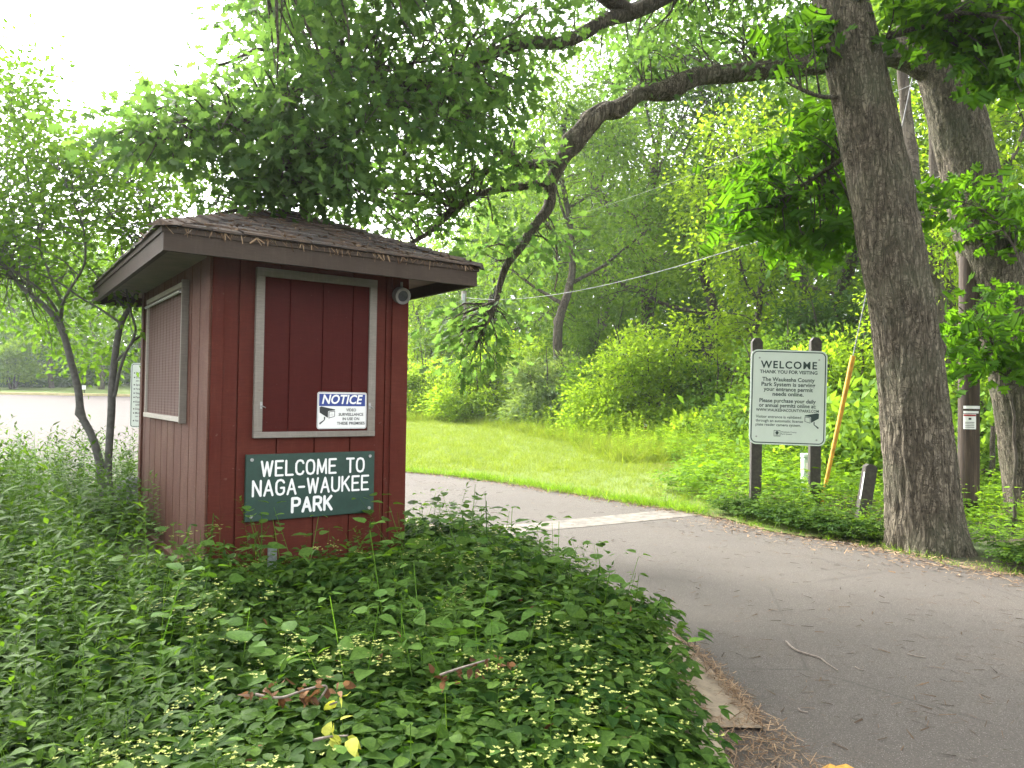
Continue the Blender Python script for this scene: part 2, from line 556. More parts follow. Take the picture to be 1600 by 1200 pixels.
def asphalt_mat(name, c1, c2, speck):
    m, nt, b = nodes(name)
    v = mapped(nt)
    big = noise_tex(nt, v, 0.55, 5, 0.6, 0.4)
    fine = noise_tex(nt, v, 160, 3, 0.8)
    mid = noise_tex(nt, v, 22, 5, 0.7)
    vo = N(nt, 'ShaderNodeTexVoronoi'); vo.inputs['Scale'].default_value = 95
    nt.links.new(v, vo.inputs['Vector'])
    col = mixc(nt, ramp(nt, big, [(0.3, 0.0), (0.72, 1.0)]), c1, c2)
    st = noise_tex(nt, mapped(nt, (0.25, 1.6, 1)), 1.1, 4, 0.6, 0.5)
    col = mixc(nt, ramp(nt, st, [(0.5, 0.0), (0.7, 0.35)]), col, tuple(x * 0.62 for x in c1))
    col = mixc(nt, ramp(nt, mid, [(0.35, 0.35), (0.65, 0.0)]), col, tuple(x * 0.7 for x in c1))
    wv = mixc(nt, 0.25, v, N(nt, 'ShaderNodeTexNoise', Scale=1.5).outputs['Color'], 'ADD')
    cr = N(nt, 'ShaderNodeTexVoronoi'); cr.feature = 'DISTANCE_TO_EDGE'; cr.inputs['Scale'].default_value = 0.42
    nt.links.new(wv, cr.inputs['Vector'])
    cm = noise_tex(nt, v, 0.8, 3)
    crk = mixc(nt, 1.0, ramp(nt, cr.outputs['Distance'], [(0.0, 0.8), (0.006, 0.0)]), ramp(nt, cm, [(0.48, 0.0), (0.56, 1.0)]), 'MULTIPLY')
    col = mixc(nt, crk, col, tuple(x * 0.35 for x in c1))
    dirt = noise_tex(nt, v, 1.1, 6, 0.75, 1.0)
    col = mixc(nt, ramp(nt, dirt, [(0.50, 0.0), (0.72, 0.55)]), col, (0.115, 0.085, 0.060))
    col = mixc(nt, ramp(nt, fine, [(0.42, 0.0), (0.62, 0.75)]), tuple(x * 0.55 for x in c1), col)
    col = mixc(nt, ramp(nt, vo.outputs['Distance'], [(0.12, 0.55), (0.22, 0.0)]), col, speck)
    nt.links.new(col, b.inputs['Base Color'])
    b.inputs['Roughness'].default_value = 0.92
    b.inputs['Specular IOR Level'].default_value = 0.3
    bump(nt, b, fine, 0.5, 0.004)
    return m

def sheet(name, rows, mat, dz, nx=24):
    """rows: list of (y, x_left, x_right)"""
    V, Q = [], []
    for y, a, b_ in rows:
        for i in range(nx + 1):
            x = a + (b_ - a) * i / nx
            V.append((x, y, terrain(x, y) + dz))
    for r_ in range(len(rows) - 1):
        for i in range(nx):
            k = r_ * (nx + 1) + i
            Q.append((k, k + 1, k + nx + 2, k + nx + 1))
    return arr_obj(name, V, Q, mat, smooth_=True)

ys = list(np.arange(-12, 30, 1.0)) + list(np.arange(30, 130, 4.0)) + [160, 220, 320, 500]
M['soil'] = ground_mat()
tag(sheet('ground', [(y, -400, 400) for y in ys], M['soil'], 0.0, 200), kind='structure')

# right-hand edge of the asphalt, from near to far
edge_px = [(1600, 906), (1500, 890), (1400, 868), (1300, 850), (1200, 834), (1130, 814), (1060, 801), (1000, 791), (900, 775), (800, 758), (700, 745), (627, 739)]
edge = [Vector((7.5, -12, 0)), Vector((7.0, 2.0, 0)), Vector((5.8, 5.0, 0))] + [G(*q) for q in edge_px]
edge += [Vector((-3.6, 15.7, 0)), Vector((-6.5, 19, 0)), Vector((-9.5, 25, 0)), Vector((-12.0, 34, 0)), Vector((-13.5, 45, 0))]
EY = np.array([p.y for p in edge]); EX = np.array([p.x for p in edge])
def edge_x(y): return float(np.interp(y, EY, EX))
wob = lambda y: 0.05 * noise.noise(Vector((y * 1.7, 3.3, 0))) + 0.03 * noise.noise(Vector((y * 6.1, 1.3, 0)))
M['asphalt'] = asphalt_mat('asphalt', (0.100, 0.087, 0.073), (0.168, 0.148, 0.126), (0.33, 0.30, 0.27))
rows = []
for y in np.concatenate([np.arange(-12, 5, 0.5), np.arange(5, 16, 0.08), np.arange(16, 46, 0.7)]):
    rows.append((float(y), -60, edge_x(y) + wob(y)))
tag(sheet('road', rows, M['asphalt'], 0.02, 40), kind='structure')

M['sunlit_asphalt'] = asphalt_mat('sunlit_asphalt', (0.070, 0.053, 0.046), (0.096, 0.074, 0.065), (0.17, 0.14, 0.12))  # road asphalt recoloured pinker and darker; the lot's sunlit tone is put into colour
tag(sheet('parking_lot', [(float(y), -60, -0.30 * y) for y in np.arange(11, 45.6, 0.5)], M['sunlit_asphalt'], 0.024, 40), kind='structure')
# pale concrete strip across the lane
def poly_sheet(name, px_poly, mat, dz, th=0.0, sub=1):
    pts = [G(*q) for q in px_poly]
    mb = MB()
    v = [(p.x, p.y, terrain(p.x, p.y) + dz) for p in pts]
    mb.add(v, [list(range(len(v)))])
    return mb.build(name, mat)
M['concrete'] = simple('concrete', (0.125, 0.110, 0.090), 0.9, 0, 0.45, 9, 0.5)
strip = [(560, 845), (700, 832), (850, 819), (1000, 804), (1050, 799), (1078, 803), (1090, 808), (1000, 818), (850, 833), (700, 848), (560, 860)]
tag(poly_sheet('concrete_strip', strip, M['concrete'], 0.024), kind='structure')

# the island bed with its kerb
isl = [(0.30, -1.0), (0.58, 1.2), (0.66, 2.3), (0.69, 3.0), (0.68, 3.55), (0.64, 4.1), (0.50, 4.9), (0.15, 5.7), (-0.35, 6.5), (-0.9, 7.6), (-2.2, 9.0), (-4.5, 9.9), (-9, 10.0), (-16, 9.6), (-16, -1.0)]
ISL = smooth([(x, y, 0) for x, y in isl[:13]], 6)
ISL2 = [(p.x, p.y) for p in ISL] + [(-16, 9.6), (-16, -1.0)]
mb = MB()
mb.add([(x, y, 0.10) for x, y in ISL2], [list(range(len(ISL2)))])
tag(mb.build('island_bed', M['soil']), kind='structure')
def offset_line(pts, d):
    o = []
    for i, p in enumerate(pts):
        a = pts[max(i - 1, 0)]; b = pts[min(i + 1, len(pts) - 1)]
        t = (b - a); t.z = 0; t.normalize()
        o.append(Vector((p.x + t.y * d, p.y - t.x * d, 0)))
    return o
def ribbon(name, line, prof, mat, jig=0.0):
    """prof: (offset outward, z) outline swept along the line"""
    lines = [offset_line(line, d) for d, z in prof]
    mb = MB(); n = len(line); k = len(prof)
    v = []
    for i in range(n):
        for j in range(k):
            q = lines[j][i]
            v.append((q.x, q.y, prof[j][1] + terrain(q.x, q.y) + jig * noise.noise(Vector((q.x * 9, q.y * 9, j)))))
    f = [(i * k + j, i * k + j + 1, (i + 1) * k + j + 1, (i + 1) * k + j) for i in range(n - 1) for j in range(k - 1)]
    mb.add(v, f)
    return mb.build(name, mat, smooth_=True)
kl = smooth([(x, y, 0) for x, y in isl[:11]], 14)
M['kerb'] = simple('kerb_concrete', (0.27, 0.215, 0.150), 0.95, 0, 0.30, 18, 0.6)
tag(ribbon('kerb', kl, [(-0.02, 0.02), (-0.02, 0.150), (0.0, 0.162), (0.10, 0.160), (0.125, 0.145), (0.14, 0.03)], M['kerb'], 0.004), kind='structure')
gp = [p for p in kl if p.y > 3.25]
tag(ribbon('gutter', gp, [(0.138, 0.0), (0.139, 0.045), (0.36, 0.038), (0.42, 0.034), (0.425, 0.0)], M['kerb'], 0.006), kind='structure')
M['yellow_paint'] = simple('yellow_paint', (0.42, 0.22, 0.03), 0.85, 0, 0.5, 55, 0.4)
tag(poly_sheet('painted_mark', [(1281, 1213), (1297, 1206), (1306, 1208), (1322, 1205), (1337, 1214), (1350, 1230), (1276, 1230)], M['yellow_paint'], 0.024), kind='structure')

# far kerb of the parking lot
fk = [Vector((x, 45.2 + 0.0 * x, 0)) for x in np.arange(-58, -13, 2.0)]
M['yellow_kerb'] = simple('pale_yellow_kerb', (0.48, 0.41, 0.20), 0.9, 0, 0.2, 3, 0.2)
mb = MB()
for i in range(len(fk) - 1):
    a, b_ = fk[i], fk[i + 1]
    za, zb = terrain(a.x, a.y), terrain(b_.x, b_.y)
    mb.add([(a.x, a.y, za), (b_.x, b_.y, zb), (b_.x, b_.y, zb + 0.16), (a.x, a.y, za + 0.16), (a.x, a.y + 0.3, za + 0.17), (b_.x, b_.y + 0.3, zb + 0.17)], [(0, 1, 2, 3), (3, 2, 5, 4)])
tag(mb.build('far_kerb', M['yellow_kerb']), kind='structure')

# lawn sheet
def lawn_mat():
    m, nt, b = nodes('lawn')
    v = mapped(nt)
    n1 = noise_tex(nt, v, 0.5, 6, 0.65, 0.5); n2 = noise_tex(nt, v, 30, 4, 0.8); n3 = noise_tex(nt, mapped(nt, (0.5, 1.6, 1)), 0.9, 5, 0.7)
    col = mixc(nt, ramp(nt, n1, [(0.35, 0.0), (0.65, 1.0)]), (0.110, 0.165, 0.020), (0.175, 0.225, 0.038))
    col = mixc(nt, ramp(nt, n3, [(0.52, 0.0), (0.72, 0.6)]), col, (0.24, 0.26, 0.08))
    col = mixc(nt, ramp(nt, n2, [(0.35, 0.5), (0.65, 0.0)]), col, (0.05, 0.10, 0.012))
    nt.links.new(col, b.inputs['Base Color']); b.inputs['Roughness'].default_value = 1
    bump(nt, b, n2, 1.0, 0.03)
    return m
M['lawn'] = lawn_mat()
rows = []
for y in np.concatenate([np.arange(8, 16, 0.1), np.arange(16, 45, 0.8)]):
    xe = edge_x(y) + wob(y) + 0.02
    rows.append((float(y), xe, max(xe + 0.05, float(np.interp(y, [8, 9.0, 11, 14, 20, 28, 45], [4.6, 4.2, 4.6, 5.2, 6.0, 4.0, 0.0])))))
tag(sheet('lawn', rows, M['lawn'], 0.03, 30), kind='structure')
rows = [(float(y), -60, -13.0 if y < 60 else 30) for y in list(np.arange(45.6, 60, 1.0)) + list(np.arange(60, 80, 3.0))]
tag(sheet('far_lawn', [(y, a, -2.0) for y, a, b_ in rows], M['lawn'], 0.10, 30), kind='structure')

# ------------------------------------------------------------------ lettering
def text_arr(s, size, bold=0.0, shear=0.0, space=1.0, align='CENTER', width=None, stretch=1.0):
    cu = bpy.data.curves.new('tmp_text', 'FONT')
    cu.body = s; cu.size = 1.0; cu.offset = bold; cu.shear = shear; cu.space_character = space
    cu.resolution_u = 3
    o = bpy.data.objects.new('tmp_text', cu)
    COL.objects.link(o)
    dg = bpy.context.evaluated_depsgraph_get()
    dg.update()
    me = bpy.data.meshes.new_from_object(o.evaluated_get(dg))
    V = [v.co.copy() for v in me.vertices]
    Fc = [list(p.vertices) for p in me.polygons]
    bpy.data.meshes.remove(me); bpy.data.objects.remove(o); bpy.data.curves.remove(cu)
    x0 = min(v.x for v in V); x1 = max(v.x for v in V)
    k = size * stretch
    if width: k = width / (x1 - x0)
    ax = {'CENTER': (x0 + x1) / 2, 'LEFT': x0}[align]
    return [((v.x - ax) * k, v.y * size) for v in V], Fc

class Flat:
    """flat marks on a panel that faces -Y (x to the right, z up)"""
    def __init__(s): s.v, s.f = [], []
    def text(s, t, x, z, size, **k):
        V, Fc = text_arr(t, size, **k)
        n = len(s.v)
        s.v += [(x + a, z + b) for a, b in V]; s.f += [[n + i for i in q] for q in Fc]
    def poly(s, pts):
        n = len(s.v); s.v += list(pts); s.f.append(list(range(n, n + len(pts))))
    def rect(s, x0, x1, z0, z1): s.poly([(x0, z0), (x1, z0), (x1, z1), (x0, z1)])
    def ring(s, x0, x1, z0, z1, r, t):
        o = rrect(x0, x1, z0, z1, r); i = rrect(x0 + t, x1 - t, z0 + t, z1 - t, max(r - t, 0.001))
        n = len(s.v); k = len(o); s.v += o + i
        s.f += [[n + j, n + (j + 1) % k, n + k + (j + 1) % k, n + k + j] for j in range(k)]
    def disc(s, x, z, r, n=14): s.poly([(x + r * math.cos(2 * math.pi * i / n), z + r * math.sin(2 * math.pi * i / n)) for i in range(n)])
    def build(s, name, mat, parent, y):
        me = bpy.data.meshes.new(name)
        me.from_pydata([(a, y, b) for a, b in s.v], [], s.f)
        me.materials.append(mat)
        o = bpy.data.objects.new(name, me); COL.objects.link(o); o.parent = parent
        return o

def rrect(x0, x1, z0, z1, r, n=5):
    pts = []
    for cx_, cz_, a0 in ((x1 - r, z0 + r, -90), (x1 - r, z1 - r, 0), (x0 + r, z1 - r, 90), (x0 + r, z0 + r, 180)):
        for i in range(n + 1):
            a = R(a0 + 90 * i / n); pts.append((cx_ + r * math.cos(a), cz_ + r * math.sin(a)))
    return pts

M['ink'] = simple('black_ink', (0.012, 0.016, 0.015), 0.5, 0, 0.1, 30, 0)
M['green_ink'] = simple('dark_green_ink', (0.010, 0.035, 0.028), 0.5, 0, 0.1, 30, 0)
M['sign_face'] = simple('sign_face', (0.60, 0.66, 0.60), 0.35, 0, 0.04, 4, 0)
M['sign_white'] = simple('sign_white', (0.74, 0.74, 0.72), 0.4, 0, 0.06, 5, 0)
M['sign_blue'] = simple('sign_blue', (0.010, 0.035, 0.22), 0.4, 0, 0.06, 5, 0)
M['metal'] = simple('grey_metal', (0.35, 0.35, 0.34), 0.45, 0.7, 0.25, 60, 0.2)
M['galv'] = simple('galvanised', (0.30, 0.33, 0.34), 0.5, 0.5, 0.35, 40, 0.2)

# ------------------------------------------------------------------ the booth
def paint_mat(name, c, fade, wear=0.5, grain=True):
    m, nt, b = nodes(name)
    v = mapped(nt, (3, 3, 60))
    saw = noise_tex(nt, v, 4.0, 4, 0.75)
    n1 = noise_tex(nt, mapped(nt, (1, 1, 0.6)), 2.2, 6, 0.7, 0.6)
    n2 = noise_tex(nt, mapped(nt, (30, 30, 3)), 1.6, 5, 0.7)
    n3 = noise_tex(nt, mapped(nt), 22, 3, 0.5)
    col = mixc(nt, ramp(nt, n1, [(0.36, 0.0), (0.70, wear)]), c, fade)
    col = mixc(nt, ramp(nt, saw, [(0.40, 0.45), (0.62, 0.0)]), col, tuple(x * 0.55 for x in c))
    col = mixc(nt, ramp(nt, n2, [(0.52, 0.0), (0.75, 0.45)]), col, fade)
    col = mixc(nt, ramp(nt, n3, [(0.70, 0.0), (0.78, 0.6)]), col, (0.18, 0.12, 0.09))
    nt.links.new(col, b.inputs['Base Color'])
    b.inputs['Roughness'].default_value = 0.7
    b.inputs['Specular IOR Level'].default_value = 0.12
    bump(nt, b, mixc(nt, 0.5, saw, n2), 0.5, 0.004)
    return m
M['red'] = paint_mat('barn_red_paint', (0.085, 0.0150, 0.0090), (0.125, 0.036, 0.022), 0.6)
M['red_faded'] = paint_mat('faded_red_paint', (0.092, 0.034, 0.022), (0.155, 0.085, 0.060), 0.9)
M['red_panel'] = paint_mat('shutter_red_paint', (0.060, 0.0075, 0.0055), (0.078, 0.0140, 0.0100), 0.4)
M['brown'] = paint_mat('brown_paint', (0.052, 0.038, 0.029), (0.086, 0.066, 0.051), 0.6)
M['soffit'] = simple('soffit_paint', (0.17, 0.125, 0.10), 0.8, 0, 0.2, 8, 0.2)
M['taupe'] = paint_mat('taupe_trim', (0.22, 0.195, 0.165), (0.31, 0.285, 0.25), 0.6)
M['cream'] = paint_mat('pale_frame_paint', (0.44, 0.40, 0.35), (0.56, 0.52, 0.46), 0.6)
M['green_board'] = simple('green_board', (0.009, 0.040, 0.027), 0.5, 0, 0.2, 20, 0.3)
M['white_paint'] = simple('white_paint', (0.78, 0.78, 0.76), 0.5, 0, 0.05, 30, 0)

YAW = 0.6148
booth = empty('ticket_booth', (-2.127, 5.356, 0.0), YAW)
tag(booth, 'small dark red wooden entrance booth with hipped shingle roof beside the road', 'booth')
BW, BL, BH = 1.50, 2.70, 2.44

def siding(L, z0, z1, first, step, mat, name, M4, gap=0.011, dep=0.013, th=0.022):
    """grooved panel in the plane x: 0..L, facing -Y"""
    prof = [(0, -th)]
    x = first
    while x < L - 0.02:
        prof += [(x - gap / 2, -th), (x - gap / 2 + 0.002, -th + dep), (x + gap / 2 - 0.002, -th + dep), (x + gap / 2, -th)]
        x += step
    prof += [(L, -th), (L, 0), (0, 0)]
    mb = MB(); mb.prism([(a, b) for a, b in prof], z0, z1, 'z')
    return mb.build(name, mat, booth, M=M4)
FR = Matrix.Identity(4)                                        # front face: local x along the wall, -y outward
LF = Matrix.Rotation(R(90), 4, 'Z') @ Matrix.Scale(-1, 4, (0, 1, 0))   # left face frame: x along +v, outward = -x world-local
def leftM():
    # (a, b, z) -> x = b, y = a   (b negative = outward, towards -x)
    return Matrix(((0, 1, 0, 0), (1, 0, 0, 0), (0, 0, 1, 0), (0, 0, 0, 1)))
LM = leftM()
siding(BW, 0.06, BH, 0.165, 0.29, M['red'], 'wall', FR, 0.013, 0.015)
siding(BL, 0.06, BH, 0.33, 0.27, M['red_faded'], 'wall', LM, 0.020, 0.019)
mb = MB(); mb.box(0.0, BW - 0.002, BL, BL + 0.022, 0.06, BH); mb.build('wall', M['red'], booth)
mb = MB(); mb.box(BW, BW + 0.022, 0.0, BL, 0.06, BH); mb.build('wall', M['red'], booth)
# corner boards
mb = MB(); mb.box(-0.040, -0.0225, -0.024, 0.085, 0.05, BH - 0.002, ch=0.003); mb.build('corner_board', M['red_faded'], booth)
mb = MB(); mb.box(-0.0225, 0.060, -0.036, -0.0225, 0.05, BH - 0.002, ch=0.003); mb.build('corner_board', M['red'], booth)
mb = MB(); mb.box(1.375, 1.520, -0.042, -0.0225, 0.05, BH - 0.002, ch=0.003); mb.build('corner_board', M['red'], booth)
mb = MB(); mb.box(-0.040, -0.0225, BL - 0.085, BL + 0.024, 0.05, BH - 0.002, ch=0.003); mb.build('corner_board', M['red_faded'], booth)
# sill board and footing
mb = MB(); mb.box(-0.075, -0.0235, -0.02, BL + 0.02, 0.075, 0.165, ch=0.004); mb.build('base_board', M['red_faded'], booth)
mb = MB(); mb.box(-0.02, BW + 0.02, -0.02, BL + 0.02, 0.0, 0.058); mb.build('footing', M['concrete'], booth)

# front shutter
sh = MB(); a0, a1, b0, b1 = 0.277, 1.230, 1.130, 2.376
t, dpt = 0.062, -0.062
sh.box(a0, a0 + t, dpt, -0.0225, b0 + 0.045, b1 - t, ch=0.004)
sh.box(a1 - t, a1, dpt, -0.0225, b0 + 0.045, b1 - t, ch=0.004)
sh.box(a0, a1, dpt - 0.002, -0.0225, b1 - t, b1, ch=0.004)
sh.box(a0, a1, dpt - 0.004, -0.0225, b0, b0 + 0.045, ch=0.004)
win = MB()
prof = [(a0 + t, -0.044)]
for gx in (0.53, 0.785, 1.03):
    prof += [(gx - 0.006, -0.044), (gx - 0.004, -0.034), (gx + 0.004, -0.034), (gx + 0.006, -0.044)]
prof += [(a1 - t, -0.044), (a1 - t, -0.023), (a0 + t, -0.023)]
win.prism(prof, b0 + 0.045, b1 - t, 'z')
shutter = win.build('window_shutter', M['red_panel'], booth)
sh.build('frame', M['taupe'], shutter)
for hx in (a0 + t - 0.012, a1 - t + 0.012):
    h = MB(); h.tube([(hx, -0.062, 1.365), (hx, -0.078, 1.365), (hx + 0.014, -0.084, 1.358), (hx + 0.026, -0.080, 1.352)], 0.004, 6)
    h.box(hx - 0.008, hx + 0.008, -0.065, -0.0605, 1.345, 1.395)
    h.build('hook', M['metal'], shutter)

# left screened window: pale frame, wire mesh over red boards
l0, l1, m0, m1 = 0.72, 2.30, 1.22, 2.33
fr = MB()
fr.box(l0, l0 + 0.022, -0.062, -0.0225, m0 + 0.04, m1 - 0.04, LM, 0.004)
fr.box(l1 - 0.022, l1, -0.062, -0.0225, m0 + 0.04, m1 - 0.04, LM, 0.004)
fr.box(l0, l1, -0.066, -0.0225, m1 - 0.04, m1, LM, 0.004)
fr.box(l0, l1, -0.072, -0.0225, m0, m0 + 0.04, LM, 0.004)
cz = MB(); cz.box(l0 - 0.026, l0 - 0.001, -0.078, -0.0225, m0 - 0.01, m1 + 0.01, LM, 0.004)
def mesh_screen():
    m, nt, b = nodes('wire_screen')
    tc = nt.nodes.new('ShaderNodeTexCoord')
    sx = nt.nodes.new('ShaderNodeSeparateXYZ'); nt.links.new(tc.outputs['Object'], sx.inputs[0])
    outs = []
    for ax, sc_ in (('Y', 42.0), ('Z', 42.0)):
        mu = N(nt, 'ShaderNodeMath', operation='MULTIPLY'); nt.links.new(sx.outputs[ax], mu.inputs[0]); mu.inputs[1].default_value = sc_
        fr_ = N(nt, 'ShaderNodeMath', operation='FRACT'); nt.links.new(mu.outputs[0], fr_.inputs[0])
        lt = N(nt, 'ShaderNodeMath', operation='LESS_THAN'); nt.links.new(fr_.outputs[0], lt.inputs[0]); lt.inputs[1].default_value = 0.18
        outs.append(lt.outputs[0])
    mxm = N(nt, 'ShaderNodeMath', operation='MAXIMUM'); nt.links.new(outs[0], mxm.inputs[0]); nt.links.new(outs[1], mxm.inputs[1])
    n1 = noise_tex(nt, mapped(nt, (1, 6, 1)), 3, 5, 0.7)
    base = mixc(nt, n1, (0.050, 0.018, 0.012), (0.100, 0.042, 0.030))
    nt.links.new(mixc(nt, mxm.outputs[0], base, (0.135, 0.080, 0.060)), b.inputs['Base Color'])
    b.inputs['Roughness'].default_value = 0.8
    return m
M['screen'] = mesh_screen()
w2 = MB()
prof = [(l0 + 0.022, -0.040)]
gx = l0 + 0.20
while gx < l1 - 0.06:
    prof += [(gx - 0.006, -0.040), (gx - 0.004, -0.030), (gx + 0.004, -0.030), (gx + 0.006, -0.040)]; gx += 0.135
prof += [(l1 - 0.022, -0.040), (l1 - 0.022, -0.023), (l0 + 0.022, -0.023)]
w2.prism(prof, m0 + 0.04, m1 - 0.04, 'z')
wnd = w2.build('screened_window', M['screen'], booth, M=LM)
fr.build('frame', M['cream'], wnd); cz.build('casing', M['taupe'], wnd)
rl = MB(); rl.tube([LM @ Vector((l0 + 0.03, -0.075, m1 - 0.075)), LM @ Vector((l1 - 0.03, -0.075, m1 - 0.075))], 0.013, 8); rl.build('rail', M['metal'], wnd)

# roof
ou, ov, LU, LV, zf = 0.431, 0.48, 2.335, 3.653, 2.346
X0, X1, Y0, Y1 = -ou, -ou + LU, -ov, -ov + LV
ft = 0.152
mb = MB()
mb.box(X0, X1, Y0, Y0 + 0.035, zf, zf + ft); mb.box(X0, X1, Y1 - 0.035, Y1, zf, zf + ft)
mb.box(X0, X0 + 0.035, Y0 + 0.035, Y1 - 0.035, zf, zf + ft); mb.box(X1 - 0.035, X1, Y0 + 0.035, Y1 - 0.035, zf, zf + ft)
mb.box(X0 - 0.012, X1 + 0.012, Y0 - 0.012, Y0, zf + ft - 0.035, zf + ft + 0.004); mb.box(X0 - 0.012, X0, Y0, Y1, zf + ft - 0.035, zf + ft + 0.004)
mb.box(X1, X1 + 0.012, Y0, Y1, zf + ft - 0.035, zf + ft + 0.004)
def shingle_mat():
    m, nt, b = nodes('shingles')
    v = mapped(nt)
    n0 = noise_tex(nt, v, 60, 4, 0.8); n1 = noise_tex(nt, v, 3.0, 5, 0.7); n2 = noise_tex(nt, mapped(nt, (14, 14, 14)), 1.0, 5, 0.8)
    at = N(nt, 'ShaderNodeAttribute', attribute_name='var')
    col = ramp(nt, at.outputs['Fac'], [(0, (0.055, 0.047, 0.043)), (1, (0.125, 0.108, 0.098))])
    col = mixc(nt, ramp(nt, n0, [(0.35, 0.6), (0.6, 0.0)]), col, (0.03, 0.026, 0.024))
    col = mixc(nt, ramp(nt, n1, [(0.42, 0.0), (0.66, 0.85)]), col, (0.115, 0.072, 0.045))
    col = mixc(nt, ramp(nt, n2, [(0.55, 0.0), (0.70, 0.7)]), col, (0.19, 0.13, 0.085))
    nt.links.new(col, b.inputs['Base Color']); b.inputs['Roughness'].default_value = 0.95
    bump(nt, b, n0, 0.8, 0.006)
    return m
M['shingle'] = shingle_mat()
ZR = zf + ft + 0.004
E_ = 0.03
ex0, ex1, ey0, ey1 = X0 - E_, X1 + E_, Y0 - E_, Y1 + E_
half = (ex1 - ex0) / 2
RISE = 0.49
rV, rT, rA = [], [], []
def tab(p, col):
    n = len(rV); rV.extend(p); rT.append((n, n + 1, n + 2, n + 3)); rA.append(col)
courses = 10
def slope(c0, c1, inward, ridge_len):
    """c0->c1 eave line, inward unit vector; shingles in overlapping courses of separate tabs"""
    c0, c1 = Vector(c0), Vector(c1)
    along = (c1 - c0).normalized(); L = (c1 - c0).length
    for k in range(courses):
        t0, t1 = k / courses, (k + 1) / courses + 0.02
        d0, d1 = half * t0, min(half * t1, half)
        z0, z1 = ZR + RISE * t0, ZR + RISE * min(t1, 1)
        a, b_ = d0, L - d0
        x = a - (random.random() * 0.25)
        while x < b_:
            w = 0.18 + random.random() * 0.16
            xa, xb = max(x + 0.005, a), min(x + w, b_)
            if xb > xa:
                ja = min(max(xa, d1), L - d1); jb = min(max(xb, d1), L - d1)
                dz = 0.011 + random.random() * 0.010; sag = random.random() * 0.012
                o0 = -0.008 * random.random()
                p = [c0 + along * xa + inward * (d0 + o0) + Vector((0, 0, z0 + dz)), c0 + along * xb + inward * (d0 + o0) + Vector((0, 0, z0 + dz - sag * 0.5)),
                     c0 + along * jb + inward * d1 + Vector((0, 0, z1 + 0.002)), c0 + along * ja + inward * d1 + Vector((0, 0, z1 + 0.002))]
                cvar = random.random()
                tab(p, cvar)
                tab([p[0] - Vector((0, 0, 0.014)), p[1] - Vector((0, 0, 0.014)), p[1], p[0]], cvar * 0.3)
            x += w
slope((ex0, ey0, 0), (ex1, ey0, 0), Vector((0, 1, 0)), 0)
slope((ex1, ey0, 0), (ex1, ey1, 0), Vector((-1, 0, 0)), 1)
slope((ex1, ey1, 0), (ex0, ey1, 0), Vector((0, -1, 0)), 0)
slope((ex0, ey1, 0), (ex0, ey0, 0), Vector((1, 0, 0)), 1)
roof = arr_obj('roof', [tuple(p) for p in rV], rT, M['shingle'], booth, var=rA)
# deck under the shingles, hip and ridge caps
rp0, rp1 = Vector((X0 + LU / 2, ey0 + half, ZR + RISE - 0.004)), Vector((X0 + LU / 2, ey1 - half, ZR + RISE - 0.004))
cs = [Vector((ex0, ey0, ZR - 0.004)), Vector((ex1, ey0, ZR - 0.004)), Vector((ex1, ey1, ZR - 0.004)), Vector((ex0, ey1, ZR - 0.004))]
mb2 = MB(); mb2.add(cs + [rp0, rp1], [(0, 1, 4), (1, 2, 5, 4), (2, 3, 5), (3, 0, 4, 5), (3, 2, 1, 0)])
mb2.build('roof_deck', M['brown'], roof)
caps = MB(); cvar = []
def caprow(a, b_):
    d = b_ - a; L = d.length; u_ = d / L; s_ = u_.cross(Vector((0, 0, 1))).normalized(); n_ = int(L / 0.14)
    for k in range(n_):
        p = a + u_ * (k * L / n_); q = a + u_ * ((k + 1.25) * L / n_)
        j = random.uniform(0, 0.008)
        z1, z2 = Vector((0, 0, 0.030 + j)), Vector((0, 0, 0.018))
        caps.add([p + s_ * 0.10 + Vector((0, 0, -0.012 + j)), p + z1, p - s_ * 0.10 + Vector((0, 0, -0.012 + j)), q + s_ * 0.10 + Vector((0, 0, -0.02)), q + z2, q - s_ * 0.10 + Vector((0, 0, -0.02))],
                 [(0, 1, 4, 3), (1, 2, 5, 4), (0, 2, 1)])
for k, (a, b_) in enumerate(((cs[0], rp0), (cs[1], rp0), (cs[2], rp1), (cs[3], rp1), (rp0, rp1))): caprow(a + Vector((0, 0, 0.004)), b_ + Vector((0, 0, 0.004)))
caps.build('hip_cap', M['shingle'], roof)
mb.build('fascia', M['brown'], roof)
sf = MB(); sf.box(X0 + 0.035, X1 - 0.035, Y0 + 0.035, Y1 - 0.035, BH + 0.001, BH + 0.015); sf.build('soffit', M['soffit'], roof)

# cobwebs and catkins hanging from the eave, needles on the shingles
RN = np.random.default_rng(3)
def on_roof(n, lo=0.0):
    out = []
    while len(out) < n:
        t = RN.random() ** 0.6; x = RN.uniform(ex0, ex1); y = RN.uniform(ey0, ey0 + half + 0.5)
        d = min(x - ex0, ex1 - x, y - ey0)
        if d < 0: continue
        out.append((x, y, ZR + RISE * min(d, half) / half + 0.018))
    return np.array(out)
pos = on_roof(1500)
dirs = rdir(1500, RN, 0, 0.12); nr = np.tile([0, 0, 1.0], (1500, 1)) + RN.normal(size=(1500, 3)) * 0.3
V, T, ix = place(CHIP, pos, dirs, nr, RN.uniform(0.015, 0.06, 1500), RN.uniform(0.4, 1.0, 1500))
hang = np.stack([RN.uniform(X0, X1, 260), np.full(260, Y0 - 0.02), np.full(260, ZR)], 1)
hang[:, 0] = np.where(RN.random(260) < 0.7, X0 + (RN.integers(0, 9, 260) + 0.5) * LU / 9 + RN.normal(size=260) * 0.07, hang[:, 0])
hang[:, 0] = np.clip(hang[:, 0], X0, X1)
